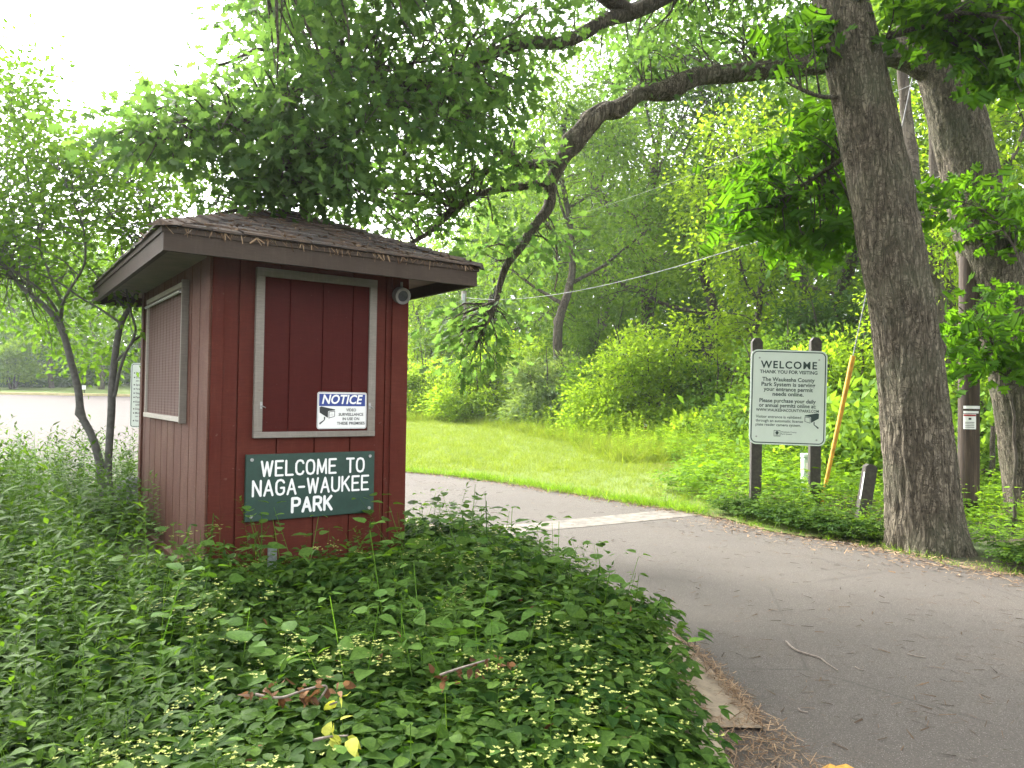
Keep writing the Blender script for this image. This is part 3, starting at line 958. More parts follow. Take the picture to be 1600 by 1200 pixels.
V2, T2, ix2 = place(CHIP, hang, rdir(260, RN, -1.6, 0.5), rdir(260, RN), RN.uniform(0.02, 0.075, 260), RN.uniform(0.15, 0.4, 260))
Vm, Tm, Am = merge([(V, T, RN.random(1500)[ix]), (V2, T2, RN.random(260)[ix2])])
tag(arr_obj('roof_debris', Vm, Tm, M['litter'], roof, var=Am), kind='stuff')

def booth_empty(name, x, y, z, rz=0.0):
    c, s = math.cos(YAW), math.sin(YAW)
    return empty(name, (-2.127 + x * c - y * s, 5.356 + x * s + y * c, z), YAW + rz)

# routed green board
gs = booth_empty('welcome_board', 0.733, -0.0235, 0.768)
tag(gs, 'dark green wooden board with white routed letters under the shuttered window', 'sign')
mb = MB(); mb.box(-0.503, 0.503, -0.030, 0, -0.243, 0.243, ch=0.004); mb.build('board', M['green_board'], gs)
ST = {
 'W': [[(0, 1), (.22, 0), (.45, .95), (.68, 0), (.9, 1)]], 'E': [[(.6, 1), (0, 1), (0, 0), (.6, 0)], [(0, .52), (.5, .52)]], 'L': [[(0, 1), (0, 0), (.58, 0)]],
 'C': [[(.64, .80), (.55, .95), (.36, 1), (.14, .95), (.02, .78), (0, .5), (.02, .22), (.14, .05), (.36, 0), (.55, .05), (.64, .2)]],
 'O': [[(.35, 1), (.13, .94), (.02, .75), (0, .5), (.02, .25), (.13, .06), (.35, 0), (.57, .06), (.68, .25), (.70, .5), (.68, .75), (.57, .94), (.35, 1)]],
 'M': [[(0, 0), (0.05, 1), (.4, .1), (.75, 1), (.8, 0)]], 'T': [[(0, 1), (.66, 1)], [(.33, 1), (.33, 0)]], 'N': [[(0, 0), (0, 1), (.62, 0), (.62, 1)]],
 'A': [[(0, 0), (.34, 1), (.68, 0)], [(.12, .34), (.56, .34)]],
 'G': [[(.64, .82), (.54, .95), (.36, 1), (.14, .95), (.02, .78), (0, .5), (.02, .22), (.14, .05), (.36, 0), (.56, .06), (.66, .2), (.66, .46), (.40, .46)]],
 '-': [[(.0, .45), (.45, .45)]], 'U': [[(0, 1), (0, .28), (.08, .08), (.32, 0), (.56, .08), (.64, .28), (.64, 1)]],
 'K': [[(0, 1), (0, 0)], [(.60, 1), (.02, .42)], [(.2, .6), (.64, 0)]],
 'P': [[(0, 0), (0, 1), (.42, 1), (.60, .9), (.62, .75), (.58, .58), (.42, .48), (0, .48)]],
 'R': [[(0, 0), (0, 1), (.42, 1), (.60, .9), (.62, .75), (.58, .58), (.42, .48), (0, .48)], [(.34, .48), (.64, 0)]], ' ': []}
def stroke_line(s, cx_, z, h, width, yy, parent, r=0.0080):
    adv = []
    x = 0
    for c in s:
        w = max([p[0] for q in ST[c] for p in q], default=0.45)
        adv.append(x); x += w + 0.30
    tot = x - 0.30; k = width / tot
    mb = MB()
    for c, a in zip(s, adv):
        for q in ST[c]:
            pts = [Vector((cx_ - width / 2 + (a + p[0]) * k, yy, z + p[1] * h)) for p in q]
            for i in range(len(pts) - 1):
                d = (pts[i + 1] - pts[i]); 
                if d.length < 1e-5: continue
                u_ = d.normalized(); n_ = Vector((u_.z, 0, -u_.x)); a_ = []
                an = math.atan2(u_.z, u_.x)
                for e in range(6): t = an + math.pi / 2 + math.pi * e / 5; a_.append(pts[i] + Vector((math.cos(t), 0, math.sin(t))) * r)
                for e in range(6): t = an - math.pi / 2 + math.pi * e / 5; a_.append(pts[i + 1] + Vector((math.cos(t), 0, math.sin(t))) * r)
                off = Vector((0, -0.0004 * (len(mb.f) % 7), 0))
                mb.add([p + off for p in a_], [list(range(12))])
    return mb.build('lettering', M['white_paint'], parent)
stroke_line('WELCOME TO', 0.01, 0.085, 0.105, 0.80, -0.0315, gs)
stroke_line('NAGA-WAUKEE', 0.0, -0.058, 0.108, 0.90, -0.0315, gs)
stroke_line('PARK', -0.005, -0.193, 0.100, 0.305, -0.0315, gs, 0.0105)
for sx in (-1, 1):
    for sz in (-1, 1):
        b_ = MB(); c_ = [(sx * 0.462 + 0.013 * math.cos(i * math.pi / 4), sz * 0.205 + 0.013 * math.sin(i * math.pi / 4)) for i in range(8)]
        b_.prism(c_, -0.036, -0.030, 'y'); b_.build('bolt', M['metal'], gs)

# camera pictogram used on two signs
def cam_picto(fl_dark, fl_light, x, z, s, flip=1):
    q = lambda pts: [(x + flip * a * s, z + b * s) for a, b in pts]
    def pl(fl, pts):
        p = q(pts); fl.poly(p if flip > 0 else p[::-1])
    pl(fl_dark, [(0, .95), (.12, 1.0), (1.0, .82), (1.0, .76), (.62, .72), (.56, .70), (.55, .30), (.02, .62)])
    pl(fl_dark, [(.60, .68), (1.0, .72), (1.0, .38), (.60, .26)])
    pl(fl_light, [(.635, .645), (.965, .685), (.965, .405), (.635, .305)])
    c = q([(.80, .50)])[0]
    fl_dark.disc(c[0], c[1], 0.135 * s)
    pl(fl_dark, [(.30, .38), (.38, .34), (.36, .16), (.04, -.12), (.0, -.02), (.30, .18)])
    return c

# NOTICE sign on the shutter
nsn = booth_empty('notice_sign', 0.958, -0.0445, 1.333)
tag(nsn, 'white and blue video surveillance notice on the lower corner of the booth shutter', 'sign')
w_, h_ = 0.203, 0.142
mb = MB(); mb.prism(rrect(-w_, w_, -h_, h_, 0.018), -0.004, 0, 'y'); mb.build('sign_plate', M['sign_white'], nsn)
fl = Flat(); fl.ring(-w_ + 0.004, w_ - 0.004, -h_ + 0.004, h_ - 0.004, 0.015, 0.0022); fl.build('border', M['ink'], nsn, -0.0050)
fl = Flat(); fl.rect(-w_ + 0.014, w_ - 0.014, 0.034, h_ - 0.014); fl.build('blue_band', M['sign_blue'], nsn, -0.0050)
fl = Flat(); fl.text('NOTICE', 0.0, 0.053, 0.098, bold=0.025, shear=0.22, width=0.335); fl.build('heading', M['white_paint'], nsn, -0.0062)
fd, flt = Flat(), Flat()
for i, (t_, w) in enumerate((('VIDEO', 0.082), ('SURVEILLANCE', 0.205), ('IN USE ON', 0.138), ('THESE PREMISES', 0.232))):
    fd.text(t_, 0.072, -0.006 - i * 0.0345, 0.031, bold=0.018, width=w)
cc = cam_picto(fd, flt, -0.186, -0.094, 0.125)
fd.build('lettering', M['ink'], nsn, -0.0056)
flt.disc(cc[0], cc[1], 0.008)
flt.build('pictogram_white', M['sign_white'], nsn, -0.0064)

# round floodlight under the eave at the right corner
lp = booth_empty('wall_lamp', 1.435, -0.075, 2.27)
tag(lp, 'round grey lamp with a glass face under the eave at the booth corner', 'lamp')
M['lamp_grey'] = simple('lamp_grey', (0.22, 0.21, 0.20), 0.5, 0.2, 0.2, 20, 0.2)
M['lamp_glass'] = simple('lamp_glass', (0.045, 0.050, 0.055), 0.15, 0.1, 0.3, 40, 0.1)
tilt = Matrix.Rotation(R(14), 4, 'X')
def disc_ring(mb, y0, y1, r0, r1, n=28):
    for ya, ra, yb, rb in ((y0, r0, y1, r0 * 0.98), (y1, r0 * 0.98, y1, r1), (y1, r1, y1 + 0.012, r1 * 0.97)):
        v = [tilt @ Vector((ra * math.cos(2 * math.pi * i / n), ya, ra * math.sin(2 * math.pi * i / n))) for i in range(n)] + [tilt @ Vector((rb * math.cos(2 * math.pi * i / n), yb, rb * math.sin(2 * math.pi * i / n))) for i in range(n)]
        mb.add(v, [(i, (i + 1) % n, n + (i + 1) % n, n + i) for i in range(n)])
mb = MB(); disc_ring(mb, 0.03, -0.035, 0.068, 0.045); mb.build('housing', M['lamp_grey'], lp, smooth_=True)
mb = MB(); n = 24; mb.add([tilt @ Vector((0, -0.034, 0))] + [tilt @ Vector((0.046 * math.cos(2 * math.pi * i / n), -0.025, 0.046 * math.sin(2 * math.pi * i / n))) for i in range(n)], [(0, 1 + i, 1 + (i + 1) % n) for i in range(n)])
mb.build('glass', M['lamp_glass'], lp, smooth_=True)
mb = MB(); mb.tube([(0, 0.02, 0.0), (0, 0.033, 0.0)], 0.05, 14); mb.tube([(0, 0.0, 0.06), (0, 0.0, 0.11)], 0.011, 8); mb.build('bracket', M['lamp_grey'], lp)

# stub of grey electrical box in front of the booth
q = G(437, 935); q = Vector((-1.66, 5.30, 0.1))
us = empty('utility_stub', (q.x, q.y, q.z), 0.5)
tag(us, 'short grey metal service stub standing in the weeds against the booth front', 'utility post')
mb = MB(); mb.prism(rrect(-0.03, 0.03, 0.0, 0.30, 0.025), -0.012, 0.012, 'y'); mb.build('cover_plate', M['galv'], us)
mb = MB(); mb.tube([(0, 0.02, -0.08), (0, 0.02, 0.22)], 0.018, 10); mb.build('conduit', M['galv'], us)
for z in (0.24, 0.10):
    mb = MB(); mb.tube([(0, -0.0125, z), (0, -0.017, z)], 0.006, 8); mb.build('screw', M['metal'], us)

# ------------------------------------------------------------------ welcome sign by the road
M['post'] = simple('dark_brown_post', (0.040, 0.034, 0.026), 0.8, 0, 0.35, 30, 0.4)
pl_, pr_ = onground(G(1181, 800)), onground(G(1272, 792))
DS = (pl_.y + pr_.y) / 2
sgn = empty('welcome_sign', (P(1230, 800, DS).x, DS, terrain(2.9, DS)), R(-2))
tag(sgn, 'pale green welcome panel with park permit text on two dark posts', 'sign')
def lz(py): return EYE - (py - 630.5) * DS / F - sgn.location.z
def lx(px): return (px - 1230) * DS / F
for px, top in ((1182.5, 530), (1273.5, 528)):
    x = lx(px); zt = lz(top); w = 0.070
    mb = MB(); mb.prism([(x - w, -0.1), (x + w, -0.1), (x + w, zt - 0.05), (x + w * .45, zt), (x - w * .45, zt), (x - w, zt - 0.05)], 0.012, 0.10, 'y'); mb.build('post', M['post'], sgn)
SX, SZ0, SZ1 = 59.0 * DS / F, lz(697), lz(549)
TL = Matrix.Rotation(R(1.2), 4, 'Y')
pan = empty('tmp', (0, 0, 0)); bpy.data.objects.remove(pan)
zc = (SZ0 + SZ1) / 2; hh = (SZ1 - SZ0) / 2
mb = MB(); mb.prism(rrect(-SX, SX, -hh, hh, 0.09), -0.004, 0.004, 'y')
panel = mb.build('sign_panel', M['sign_face'], sgn, loc=(0, 0, zc)); panel.rotation_euler = (0, R(1.0), 0)
fl = Flat(); fl.ring(-SX + 0.018, SX - 0.018, -hh + 0.018, hh - 0.018, 0.075, 0.014); fl.build('border', M['green_ink'], panel, -0.0052)
k = SX / 59.0                                                  # metres per photo pixel on the panel
fd, flt = Flat(), Flat()
def sline(t_, cx_, yy, cap, width, bold=0.01, align='CENTER'):
    fd.text(t_, (cx_ - 1231) * k, (622.5 - yy) * k, cap * k / 0.73, bold=bold, width=width * k, align=align)
fd.text('WELCOME', -0.5 * k, (622.5 - 577) * k, 11.6 * k / 0.73, bold=0.024, width=87 * k, space=1.2)
sline('THANK YOU FOR VISITING', 1230.5, 585.3, 5.4, 89, 0.024)
sline('The Waukesha County', 1230.5, 597.5, 6.4, 81, 0.020)
sline('Park System is serving', 1230.5, 605.2, 6.4, 83, 0.020)
sline('your entrance permit', 1230.5, 612.8, 6.4, 76, 0.020)
sline('needs online.', 1230.5, 620.2, 6.4, 48, 0.020)
sline('Please purchase your daily', 1230, 630.6, 6.2, 87, 0.020)
sline('or annual permits online at:', 1230, 638, 6.2, 88, 0.020)
sline('WWW.WAUKESHACOUNTYPARKS.COM', 1230, 644.8, 4.6, 97, 0.018)
sline('Visitor entrance is validated', 1181.5, 655.2, 4.6, 70, 0.008, 'LEFT')
sline('through an automatic license', 1181.5, 661.4, 4.6, 73, 0.008, 'LEFT')
sline('plate reader camera system.', 1181.5, 667.6, 4.6, 70, 0.008, 'LEFT')
sline('Waukesha County', 1221, 677.3, 2.2, 24, 0.01, 'LEFT')
sline('Park System', 1221, 680.6, 2.2, 17, 0.01, 'LEFT')
fl = fd
x0, z0 = (1210 - 1231) * k, (622.5 - 683.5) * k
fl.ring(x0, x0 + 10 * k, z0, z0 + 9.5 * k, 0.001, 0.7 * k)
fl.disc(x0 + 5 * k, z0 + 5.6 * k, 2.7 * k, 8); fl.rect(x0 + 4.5 * k, x0 + 5.5 * k, z0 + 1.3 * k, z0 + 3.5 * k); fl.rect(x0 + 1.8 * k, x0 + 8.2 * k, z0 + 1.6 * k, z0 + 2.2 * k)
cc = cam_picto(fd, flt, (1279 - 1231) * k, (622.5 - 667.5) * k, 22 * k, -1)
flt.disc(cc[0], cc[1], 1.2 * k)
fd.build('lettering', M['green_ink'], panel, -0.0060)
flt.build('pictogram_white', M['sign_face'], panel, -0.0068)
for x, z in ((-46, 61), (46, 60), (-48, -62), (45, -65)):
    b_ = MB(); b_.tube([(x * k, -0.004, z * k), (x * k, -0.012, z * k)], 0.012, 10); b_.build('bolt', M['metal'], panel)

# leaning short post
q = onground(G(1345, 822))
bp = empty('leaning_post', (q.x, q.y, q.z)); bp.rotation_euler = (0, R(8.5), 0)
tag(bp, 'short dark wooden post leaning right between the sign and the big trunk', 'post')
hgt = (822 - 730) * q.y / F + 0.04
mb = MB(); mb.prism([(-0.068, -0.1), (0.068, -0.1), (0.068, hgt - 0.03), (0.035, hgt), (-0.035, hgt), (-0.068, hgt - 0.03)], -0.045, 0.045, 'y'); mb.build('post', M['post'], bp)
mb = MB(); mb.box(-0.0735, -0.069, -0.045, -0.02, hgt - 0.42, hgt - 0.10); mb.build('reflector_strip', M['sign_white'], bp)

# utility pole on the right with bands and placard
q = onground(G(1513, 812)); UPD = q.y
M['pole'] = simple('creosote_pole', (0.085, 0.055, 0.036), 0.85, 0, 0.45, 6, 0.4)
def pole_mat():
    m, nt, b = nodes('weathered_pole')
    v = mapped(nt, (1, 1, 0.06))
    n1 = noise_tex(nt, v, 26, 6, 0.75); n2 = noise_tex(nt, mapped(nt, (1, 1, 0.5)), 1.8, 4)
    col = ramp(nt, n1, [(0.3, (0.015, 0.010, 0.006)), (0.55, (0.055, 0.036, 0.023)), (0.75, (0.14, 0.10, 0.072))])
    col = mixc(nt, ramp(nt, n2, [(0.5, 0.0), (0.7, 0.6)]), col, (0.02, 0.014, 0.010))
    nt.links.new(col, b.inputs['Base Color']); b.inputs['Roughness'].default_value = 0.85
    bump(nt, b, n1, 0.7, 0.01)
    return m
M['pole'] = pole_mat()
up = empty('utility_pole', (q.x, q.y, q.z))
tag(up, 'dark brown utility pole with a small warning placard right of the big trunk', 'utility pole')
mb = MB(); mb.tube([(0, 0, -0.2), (0.0, 0, 2.5), (0.0, 0, 5.2), (0, 0, 9.4)], [0.122, 0.116, 0.11, 0.095], 24); mb.build('pole', M['pole'], up, smooth_=True)
def uz(py): return EYE - (py - 633) * UPD / F - q.z
def band(z0, z1, mat, name, parent, r=0.119, a0=-150, a1=-30, nn=10):
    mb = MB(); v = []
    for i in range(nn + 1):
        a = R(a0 + (a1 - a0) * i / nn); v += [(r * math.cos(a), r * math.sin(a), z0), (r * math.cos(a), r * math.sin(a), z1)]
    mb.add(v, [(2 * i, 2 * i + 2, 2 * i + 3, 2 * i + 1) for i in range(nn)]); return mb.build(name, mat, parent)
band(uz(638.5), uz(634), M['sign_white'], 'marker_band', up, 0.1195)
band(uz(645.5), uz(642), M['sign_white'], 'marker_band', up, 0.1195, -150, -60)
pc = band(uz(670), uz(646.5), M['sign_white'], 'placard', up, 0.1215, -150, -82)
M['red_ink'] = simple('red_ink', (0.30, 0.02, 0.02), 0.5, 0, 0.1, 30, 0)
band(uz(650), uz(647.2), M['red_ink'], 'red_heading', pc, 0.1235, -148, -84)
for i, (za, zb) in enumerate(((655.5, 652.5), (659.8, 659.0), (662.3, 661.5), (665, 664.2), (667.4, 666.6))):
    band(uz(za), uz(zb), M['ink'], 'text_line', pc, 0.1232, -140 if i else -122, -92 if i else -108)

# far pole beyond the lawn
d2 = 31.0
q2 = onground(P(722, 650, d2))
fp = empty('utility_pole', (q2.x, q2.y, q2.z))
tag(fp, 'distant slim pale utility pole just right of the booth eave', 'utility pole')
M['pole_far'] = simple('pale_pole', (0.26, 0.22, 0.19), 0.85, 0, 0.25, 8, 0.2)
ztop = EYE + (620 - 454) * d2 / F - q2.z
mb = MB(); mb.tube([(0.02, 0, -0.2), (0, 0, ztop)], [0.125, 0.105], 14); mb.build('pole', M['pole_far'], fp, smooth_=True)
mb = MB(); mb.box(-0.06, 0.06, -0.20, -0.11, ztop - 0.55, ztop - 0.12, ch=0.01); mb.build('insulator_box', M['galv'], fp)

# wires
M['wire'] = simple('cable_grey', (0.20, 0.20, 0.20), 0.6, 0, 0.1, 10, 0)
def wire(name, a, b_, sag, r, label):
    pts = []
    for i in range(25):
        t = i / 24; p = a.lerp(b_, t); p.z -= sag * 4 * t * (1 - t); pts.append(p)
    base = pts[0].copy()
    mb = MB(); mb.tube([p - base for p in pts], r, 6)
    tag(mb.build(name, M['wire'], None, loc=base), label, 'cable')
top2 = Vector((q2.x, q2.y, q2.z + ztop - 0.25))
wire('overhead_cable', top2, Vector((q.x - 0.12, q.y, q.z + uz(262))), 0.62, 0.0065, 'pale overhead cable sagging from the distant pole across the woods to the near pole')
wire('overhead_cable', P(820, 356, 32), Vector((q.x - 0.11, q.y, q.z + uz(95))), 0.25, 0.0032, 'thin upper cable rising steeply through the leaves above the sagging one')

# guy wire with its yellow guard
gd = 10.4
g0 = Vector((P(1283, 742, gd).x, gd, terrain(P(1283, 742, gd).x, gd)))
gt = Vector((q.x - 0.05, q.y, q.z + 8.6))
gy = P(1333, 556, gd - 0.1)
dirg = (gy - g0).normalized()
gw = empty('guy_wire', tuple(g0))
tag(gw, 'guy wire with a yellow plastic guard slanting up behind the welcome sign', 'guy wire')
M['yellow'] = simple('yellow_plastic', (0.56, 0.27, 0.02), 0.6, 0, 0.28, 9, 0.1)
mb = MB(); L = (gy - g0).length; mb.tube([tuple(dirg * 0.05), tuple(dirg * L)], [0.024, 0.034], 12); mb.build('guard', M['yellow'], gw, smooth_=True)
mb = MB(); mb.tube([tuple(dirg * 0.0), tuple(dirg * L), tuple(dirg * (L + 5.2))], 0.008, 6); mb.build('wire', M['wire'], gw)

# pale pedestal behind the right sign post
q = onground(G(1262, 752)); q = Vector((P(1261, 700, 11.0).x, 11.0, terrain(3, 11)))
pd = empty('utility_pedestal', (q.x, q.y, q.z))
tag(pd, 'pale green utility pedestal half hidden behind the right post of the sign', 'utility box')
M['pale_green'] = simple('pale_green_plastic', (0.42, 0.52, 0.44), 0.5, 0, 0.1, 10, 0.05)
mb = MB(); mb.box(-0.07, 0.07, -0.07, 0.07, -0.05, 0.62, ch=0.015); mb.build('cabinet', M['pale_green'], pd)
mb = MB(); mb.box(-0.078, 0.078, -0.078, 0.078, 0.621, 0.69, ch=0.02); mb.build('cap', M['pale_green'], pd)
mb = MB(); mb.box(-0.05, 0.05, -0.074, -0.0705, 0.42, 0.56); mb.build('label_plate', M['sign_white'], pd)

# brown trail marker at the edge of the shrubs
q = onground(G(1008, 688))
tm = empty('trail_marker', (q.x, q.y, q.z))
tag(tm, 'short red brown trail marker post in front of the large bright shrub', 'marker post')
M['marker_brown'] = simple('marker_brown', (0.22, 0.060, 0.025), 0.6, 0, 0.15, 20, 0.1)
hm = 34 * q.y / F
mb = MB(); mb.box(-0.055, 0.055, -0.03, 0.03, -0.1, hm, ch=0.01); mb.build('post', M['marker_brown'], tm)
mb = MB(); mb.box(-0.045, 0.045, -0.036, -0.0305, hm - 0.24, hm - 0.14); mb.build('badge', M['sign_white'], tm)
mb = MB(); mb.box(-0.045, 0.045, -0.036, -0.0305, hm - 0.12, hm - 0.04); mb.build('badge', M['yellow'], tm)

# park rules sign half hidden behind the booth
rd = 12.5
ra, rb = P(205, 567, rd), P(205, 668, rd)
zg = terrain(ra.x, rd)
rs = empty('rules_sign', (ra.x + 0.50, rd, zg), R(0))
tag(rs, 'tall pale park rules sign half hidden behind the left wall of the booth', 'sign')
w_ = 0.50; z0, z1 = rb.z - zg, ra.z - zg
mb = MB(); mb.prism(rrect(-w_, w_, z0, z1, 0.05), -0.004, 0.004, 'y'); mb.build('sign_panel', M['sign_face'], rs)
fl = Flat(); fl.ring(-w_ + 0.015, w_ - 0.015, z0 + 0.015, z1 - 0.015, 0.04, 0.010); fl.build('border', M['green_ink'], rs, -0.0052)
fl = Flat(); kk = rd / F
fl.text('PARK RULES', -w_ + 15 * kk, z1 - 10.5 * kk, 0.085, bold=0.04, align='LEFT')
rows_ = [('Park hours are', 15.5), ('Dogs must be', 22.5), ('on a leash', 27.5), ('Speed limit is', 34), ('Fires in grills', 40.5), ('Stay on trails', 47), ('Permits required', 53.5), ('Keep park clean', 60.5), ('and tidy', 65), ('Dogs on leash', 71.5), ('Motor vehicles', 78), ('on roads only', 83), ('No hunting', 90)]
for t_, dy in rows_:
    cont = t_ in ('on a leash', 'and tidy', 'on roads only')
    fl.text(t_, -w_ + 8.5 * kk, z1 - (dy + 1.5) * kk, 0.045, bold=0.015, align='LEFT')
    if not cont: fl.disc(-w_ + 6 * kk, z1 - (dy + 0.2) * kk, 0.012, 8)
fl.build('lettering', M['ink'], rs, -0.0060)
for x in (-0.3, 0.3):
    mb = MB(); mb.box(x - 0.045, x + 0.045, 0.006, 0.09, -0.1, z1 - 0.1); mb.build('post', M['post'], rs)

# grey boulder by the stems
M['rock'] = simple('grey_rock', (0.20, 0.20, 0.21), 0.9, 0, 0.4, 7, 0.6)
q = P(206, 752, 7.6)
import bmesh
bm = bmesh.new(); bmesh.ops.create_icosphere(bm, subdivisions=3, radius=1)
for v in bm.verts:
    v.co *= 1 + 0.22 * noise.noise(v.co * 1.6) + 0.05 * noise.noise(v.co * 6)
    v.co = Vector((v.co.x * 0.16, v.co.y * 0.14, v.co.z * 0.30))
me = bpy.data.meshes.new('boulder'); bm.to_mesh(me); bm.free(); me.materials.append(M['rock'])
ro = bpy.data.objects.new('boulder', me); COL.objects.link(ro); ro.location = (q.x, q.y, 0.30)
tag(ro, 'small grey boulder among the weeds beside the slender stems', 'rock')

# sticks on the road
def stick(px, r, label, name='stick'):
    pts = [G(*p) + Vector((0, 0, 0.025 + r)) for p in px]
    base = pts[0].copy(); sp = smooth(pts, 5)
    mb = MB(); mb.tube([p - base + Vector((0, 0, 0.002 * noise.noise(p * 20))) for p in sp], [r * (1 - 0.5 * i / len(sp)) for i in range(len(sp))], 6)
    tag(mb.build(name, M['stick'], None, loc=base, smooth_=True), label, 'stick')
M['stick'] = simple('dry_stick', (0.17, 0.14, 0.115), 0.85, 0, 0.4, 60, 0.3)
stick([(1228, 1011), (1244, 1024), (1262, 1031), (1280, 1036), (1292, 1045), (1309, 1057)], 0.0065, 'long thin crooked stick lying on the open asphalt')
stick([(1336, 1050), (1343, 1054), (1350, 1056)], 0.004, 'tiny dark twig right of the long crooked stick')
stick([(1247, 1117), (1252, 1122), (1262, 1123)], 0.005, 'short curved twig on the asphalt below the long stick')
stick([(1300, 851), (1330, 855), (1350, 861)], 0.008, 'pale stick at the asphalt edge below the leaning post')
stick([(1418, 1030), (1432, 1033), (1447, 1036)], 0.004, 'thin straight twig on the asphalt towards the right edge')

# ------------------------------------------------------------------ the two large oaks by the road
rngA = np.random.default_rng(11)
qa = G(1450, 868); DA = qa.y
baseA = Vector((qa.x, qa.y + 0.25, terrain(qa.x, qa.y))); DA = baseA.y
oakA = empty('oak_tree', tuple(baseA))
tag(oakA, 'large straight oak trunk rising at the edge of the road right of the sign', 'tree')
tp = [P(1452, 888, DA), P(1445, 815, DA), P(1436, 710, DA), P(1423, 570, DA), P(1397, 417, DA), P(1366, 250, DA), P(1330, 83, DA), P(1304, -40, DA + .1), P(1280, -300, DA + .3)]
mpx = DA / F
trunk('trunk', tp, [54 * mpx, 49 * mpx, 46 * mpx, 45 * mpx, 43 * mpx, 41 * mpx, 39 * mpx, 36 * mpx, 28 * mpx], M['bark'], oakA, baseA, 140, 700, 0.028,
      [(P(1462, 545, DA), 0.09, 0.10), (P(1420, 345, DA), 0.08, 0.05), (P(1303, 25, DA), 0.16, 0.05), (P(1340, 195, DA - .2), 0.07, 0.03)], 3.0, 0.12)
skA = [(p, 0.10) for p in smooth(tp[5:], 4)]
# limbs of the first oak, above the frame and a low one to the left with broad leaves
limbsA = Tubes()
def limb(T_, pts, r0, r1, n=10):
    sp = smooth(pts, 7)
    rr = np.linspace(r0, r1, len(sp))
    T_.add([p + Vector((noise.noise(p * 3), noise.noise(p * 3 + Vector((9, 0, 0))), noise.noise(p * 3 + Vector((0, 9, 0))))) * 0.03 for p in sp], rr, n)
    return [(p, r) for p, r in zip(sp, rr)]
sA = []
sA += limb(limbsA, [tp[7], P(1150, -260, DA - 1), P(950, -380, DA - 2), P(700, -420, DA - 2.5)], 0.16, 0.05)
sA += limb(limbsA, [tp[7], P(1450, -300, DA - 0.5), P(1650, -420, DA - 1.5)], 0.14, 0.05)
sA += limb(limbsA, [tp[7] + Vector((0, 0, 0.6)), P(1250, -600, DA - 2), P(1100, -900, DA - 3.5)], 0.14, 0.05)
sl_ = limb(limbsA, [P(1350, 215, DA + .2), P(1300, 262, DA + .6), P(1240, 300, DA + .9), P(1185, 335, DA + 1.1)], 0.035, 0.010, 7)
sl_ += limb(limbsA, [P(1350, 150, DA), P(1290, 150, DA - .1), P(1230, 130, DA - .3)], 0.03, 0.01, 7)
sr_ = limb(limbsA, [P(1385, 60, DA), P(1440, 45, DA - .2), P(1500, 20, DA - .5), P(1580, 30, DA - .8)], 0.04, 0.012, 7)
limbsA.build('limb', M['bark_dark'], oakA, baseA)
cA = blob_centers(330, [(-0.5, DA - 2.5, 7.2, 3.5, 2.8, 1.2), (3.0, DA - 2.0, 7.3, 3.0, 2.8, 1.3), (1.0, DA - 4.2, 7.8, 3.8, 2.2, 1.3), (3.5, DA + 1, 7.5, 2.5, 2, 1.5)], rngA, 0.2)
cA = [c for c in cA if c[2] > 4.6 + 0.30 * abs(c[1])]
crown('crown', sA, cA, OAK_LO, M['oak'], oakA, baseA, rngA, 12, (0.13, 0.19), 0.42, M['bark_dark'], 0.008)
cL = pix_centers(125, [([(1130, 330), (1190, 230), (1250, 170), (1340, 180), (1350, 400), (1250, 410), (1110, 420)], DA + .5, DA + 1.8, 1.0), ([(1200, 30), (1300, 30), (1300, 85), (1210, 85)], DA - .6, DA + .5, 1.0)], rngA)
crown('crown', sl_, cL, MAPLE, M['maple'], oakA, baseA, rngA, 9, (0.12, 0.20), 0.26, M['bark_dark'], 0.004, branch_name='branch', tones=(0.0, 0.7))
cR = pix_centers(125, [([(1390, -10), (1600, -10), (1620, 60), (1600, 150), (1500, 90), (1440, 55), (1400, 50)], DA - 1.0, DA + .3, 1.0)], rngA)
crown('crown', sr_, cR, MAPLE, M['maple'], oakA, baseA, rngA, 9, (0.12, 0.20), 0.26, M['bark_dark'], 0.004, branch_name='branch')

rngB = np.random.default_rng(12)
qb = onground(P(1612, 830, 9.4)); DB = 9.4
baseB = Vector((qb.x, qb.y, qb.z))
oakB = empty('oak_tree', tuple(baseB))
tag(oakB, 'thick rough oak leaning left with a long limb arching over the road and booth', 'tree')
tb = [P(1626, 860, DB), P(1620, 770, DB), P(1606, 660, DB), P(1588, 560, DB), P(1550, 417, DB), P(1511, 250, DB), P(1483, 140, DB), P(1462, 50, DB), P(1435, -60, DB), P(1440, -260, DB), P(1450, -500, DB)]
mpb = DB / F
trunk('trunk', tb, [46 * mpb, 44 * mpb, 41 * mpb, 40 * mpb, 43 * mpb, 38 * mpb, 36 * mpb, 36 * mpb, 32 * mpb, 26 * mpb, 18 * mpb], M['bark'], oakB, baseB, 100, 560, 0.024, [], 9.0, 0.04)
main = [P(1470, 118, DB), P(1420, 88, DB), P(1380, 82, DB - .05), P(1300, 96, DB - .1), P(1225, 105, DB - .3), P(1150, 114, DB - .5), P(1090, 120, DB - .7), P(1035, 142, DB - .9), P(1000, 146, DB - 1.0), P(965, 170, DB - 1.1), P(938, 176, DB - 1.2), P(905, 212, DB - 1.3), P(884, 240, DB - 1.3)]
trunk('limb', main, [x * mpb for x in (20, 21, 18, 14.5, 14, 12, 12, 11, 10, 11, 10, 11, 9)], M['bark'], oakB, baseB, 64, 420, 0.026, [(P(915, 190, DB - 1.2), 0.10, 0.06), (P(893, 222, DB - 1.3), 0.09, 0.06), (P(1050, 150, DB - .8), 0.12, 0.04), (P(985, 150, DB - 1.1), 0.10, -0.03), (P(1280, 85, DB - .2), 0.12, 0.05)], 21.0)
TB = Tubes(); sB = [(p, 0.12) for p in smooth(main[3:], 4)]
D1 = DB - 1.3
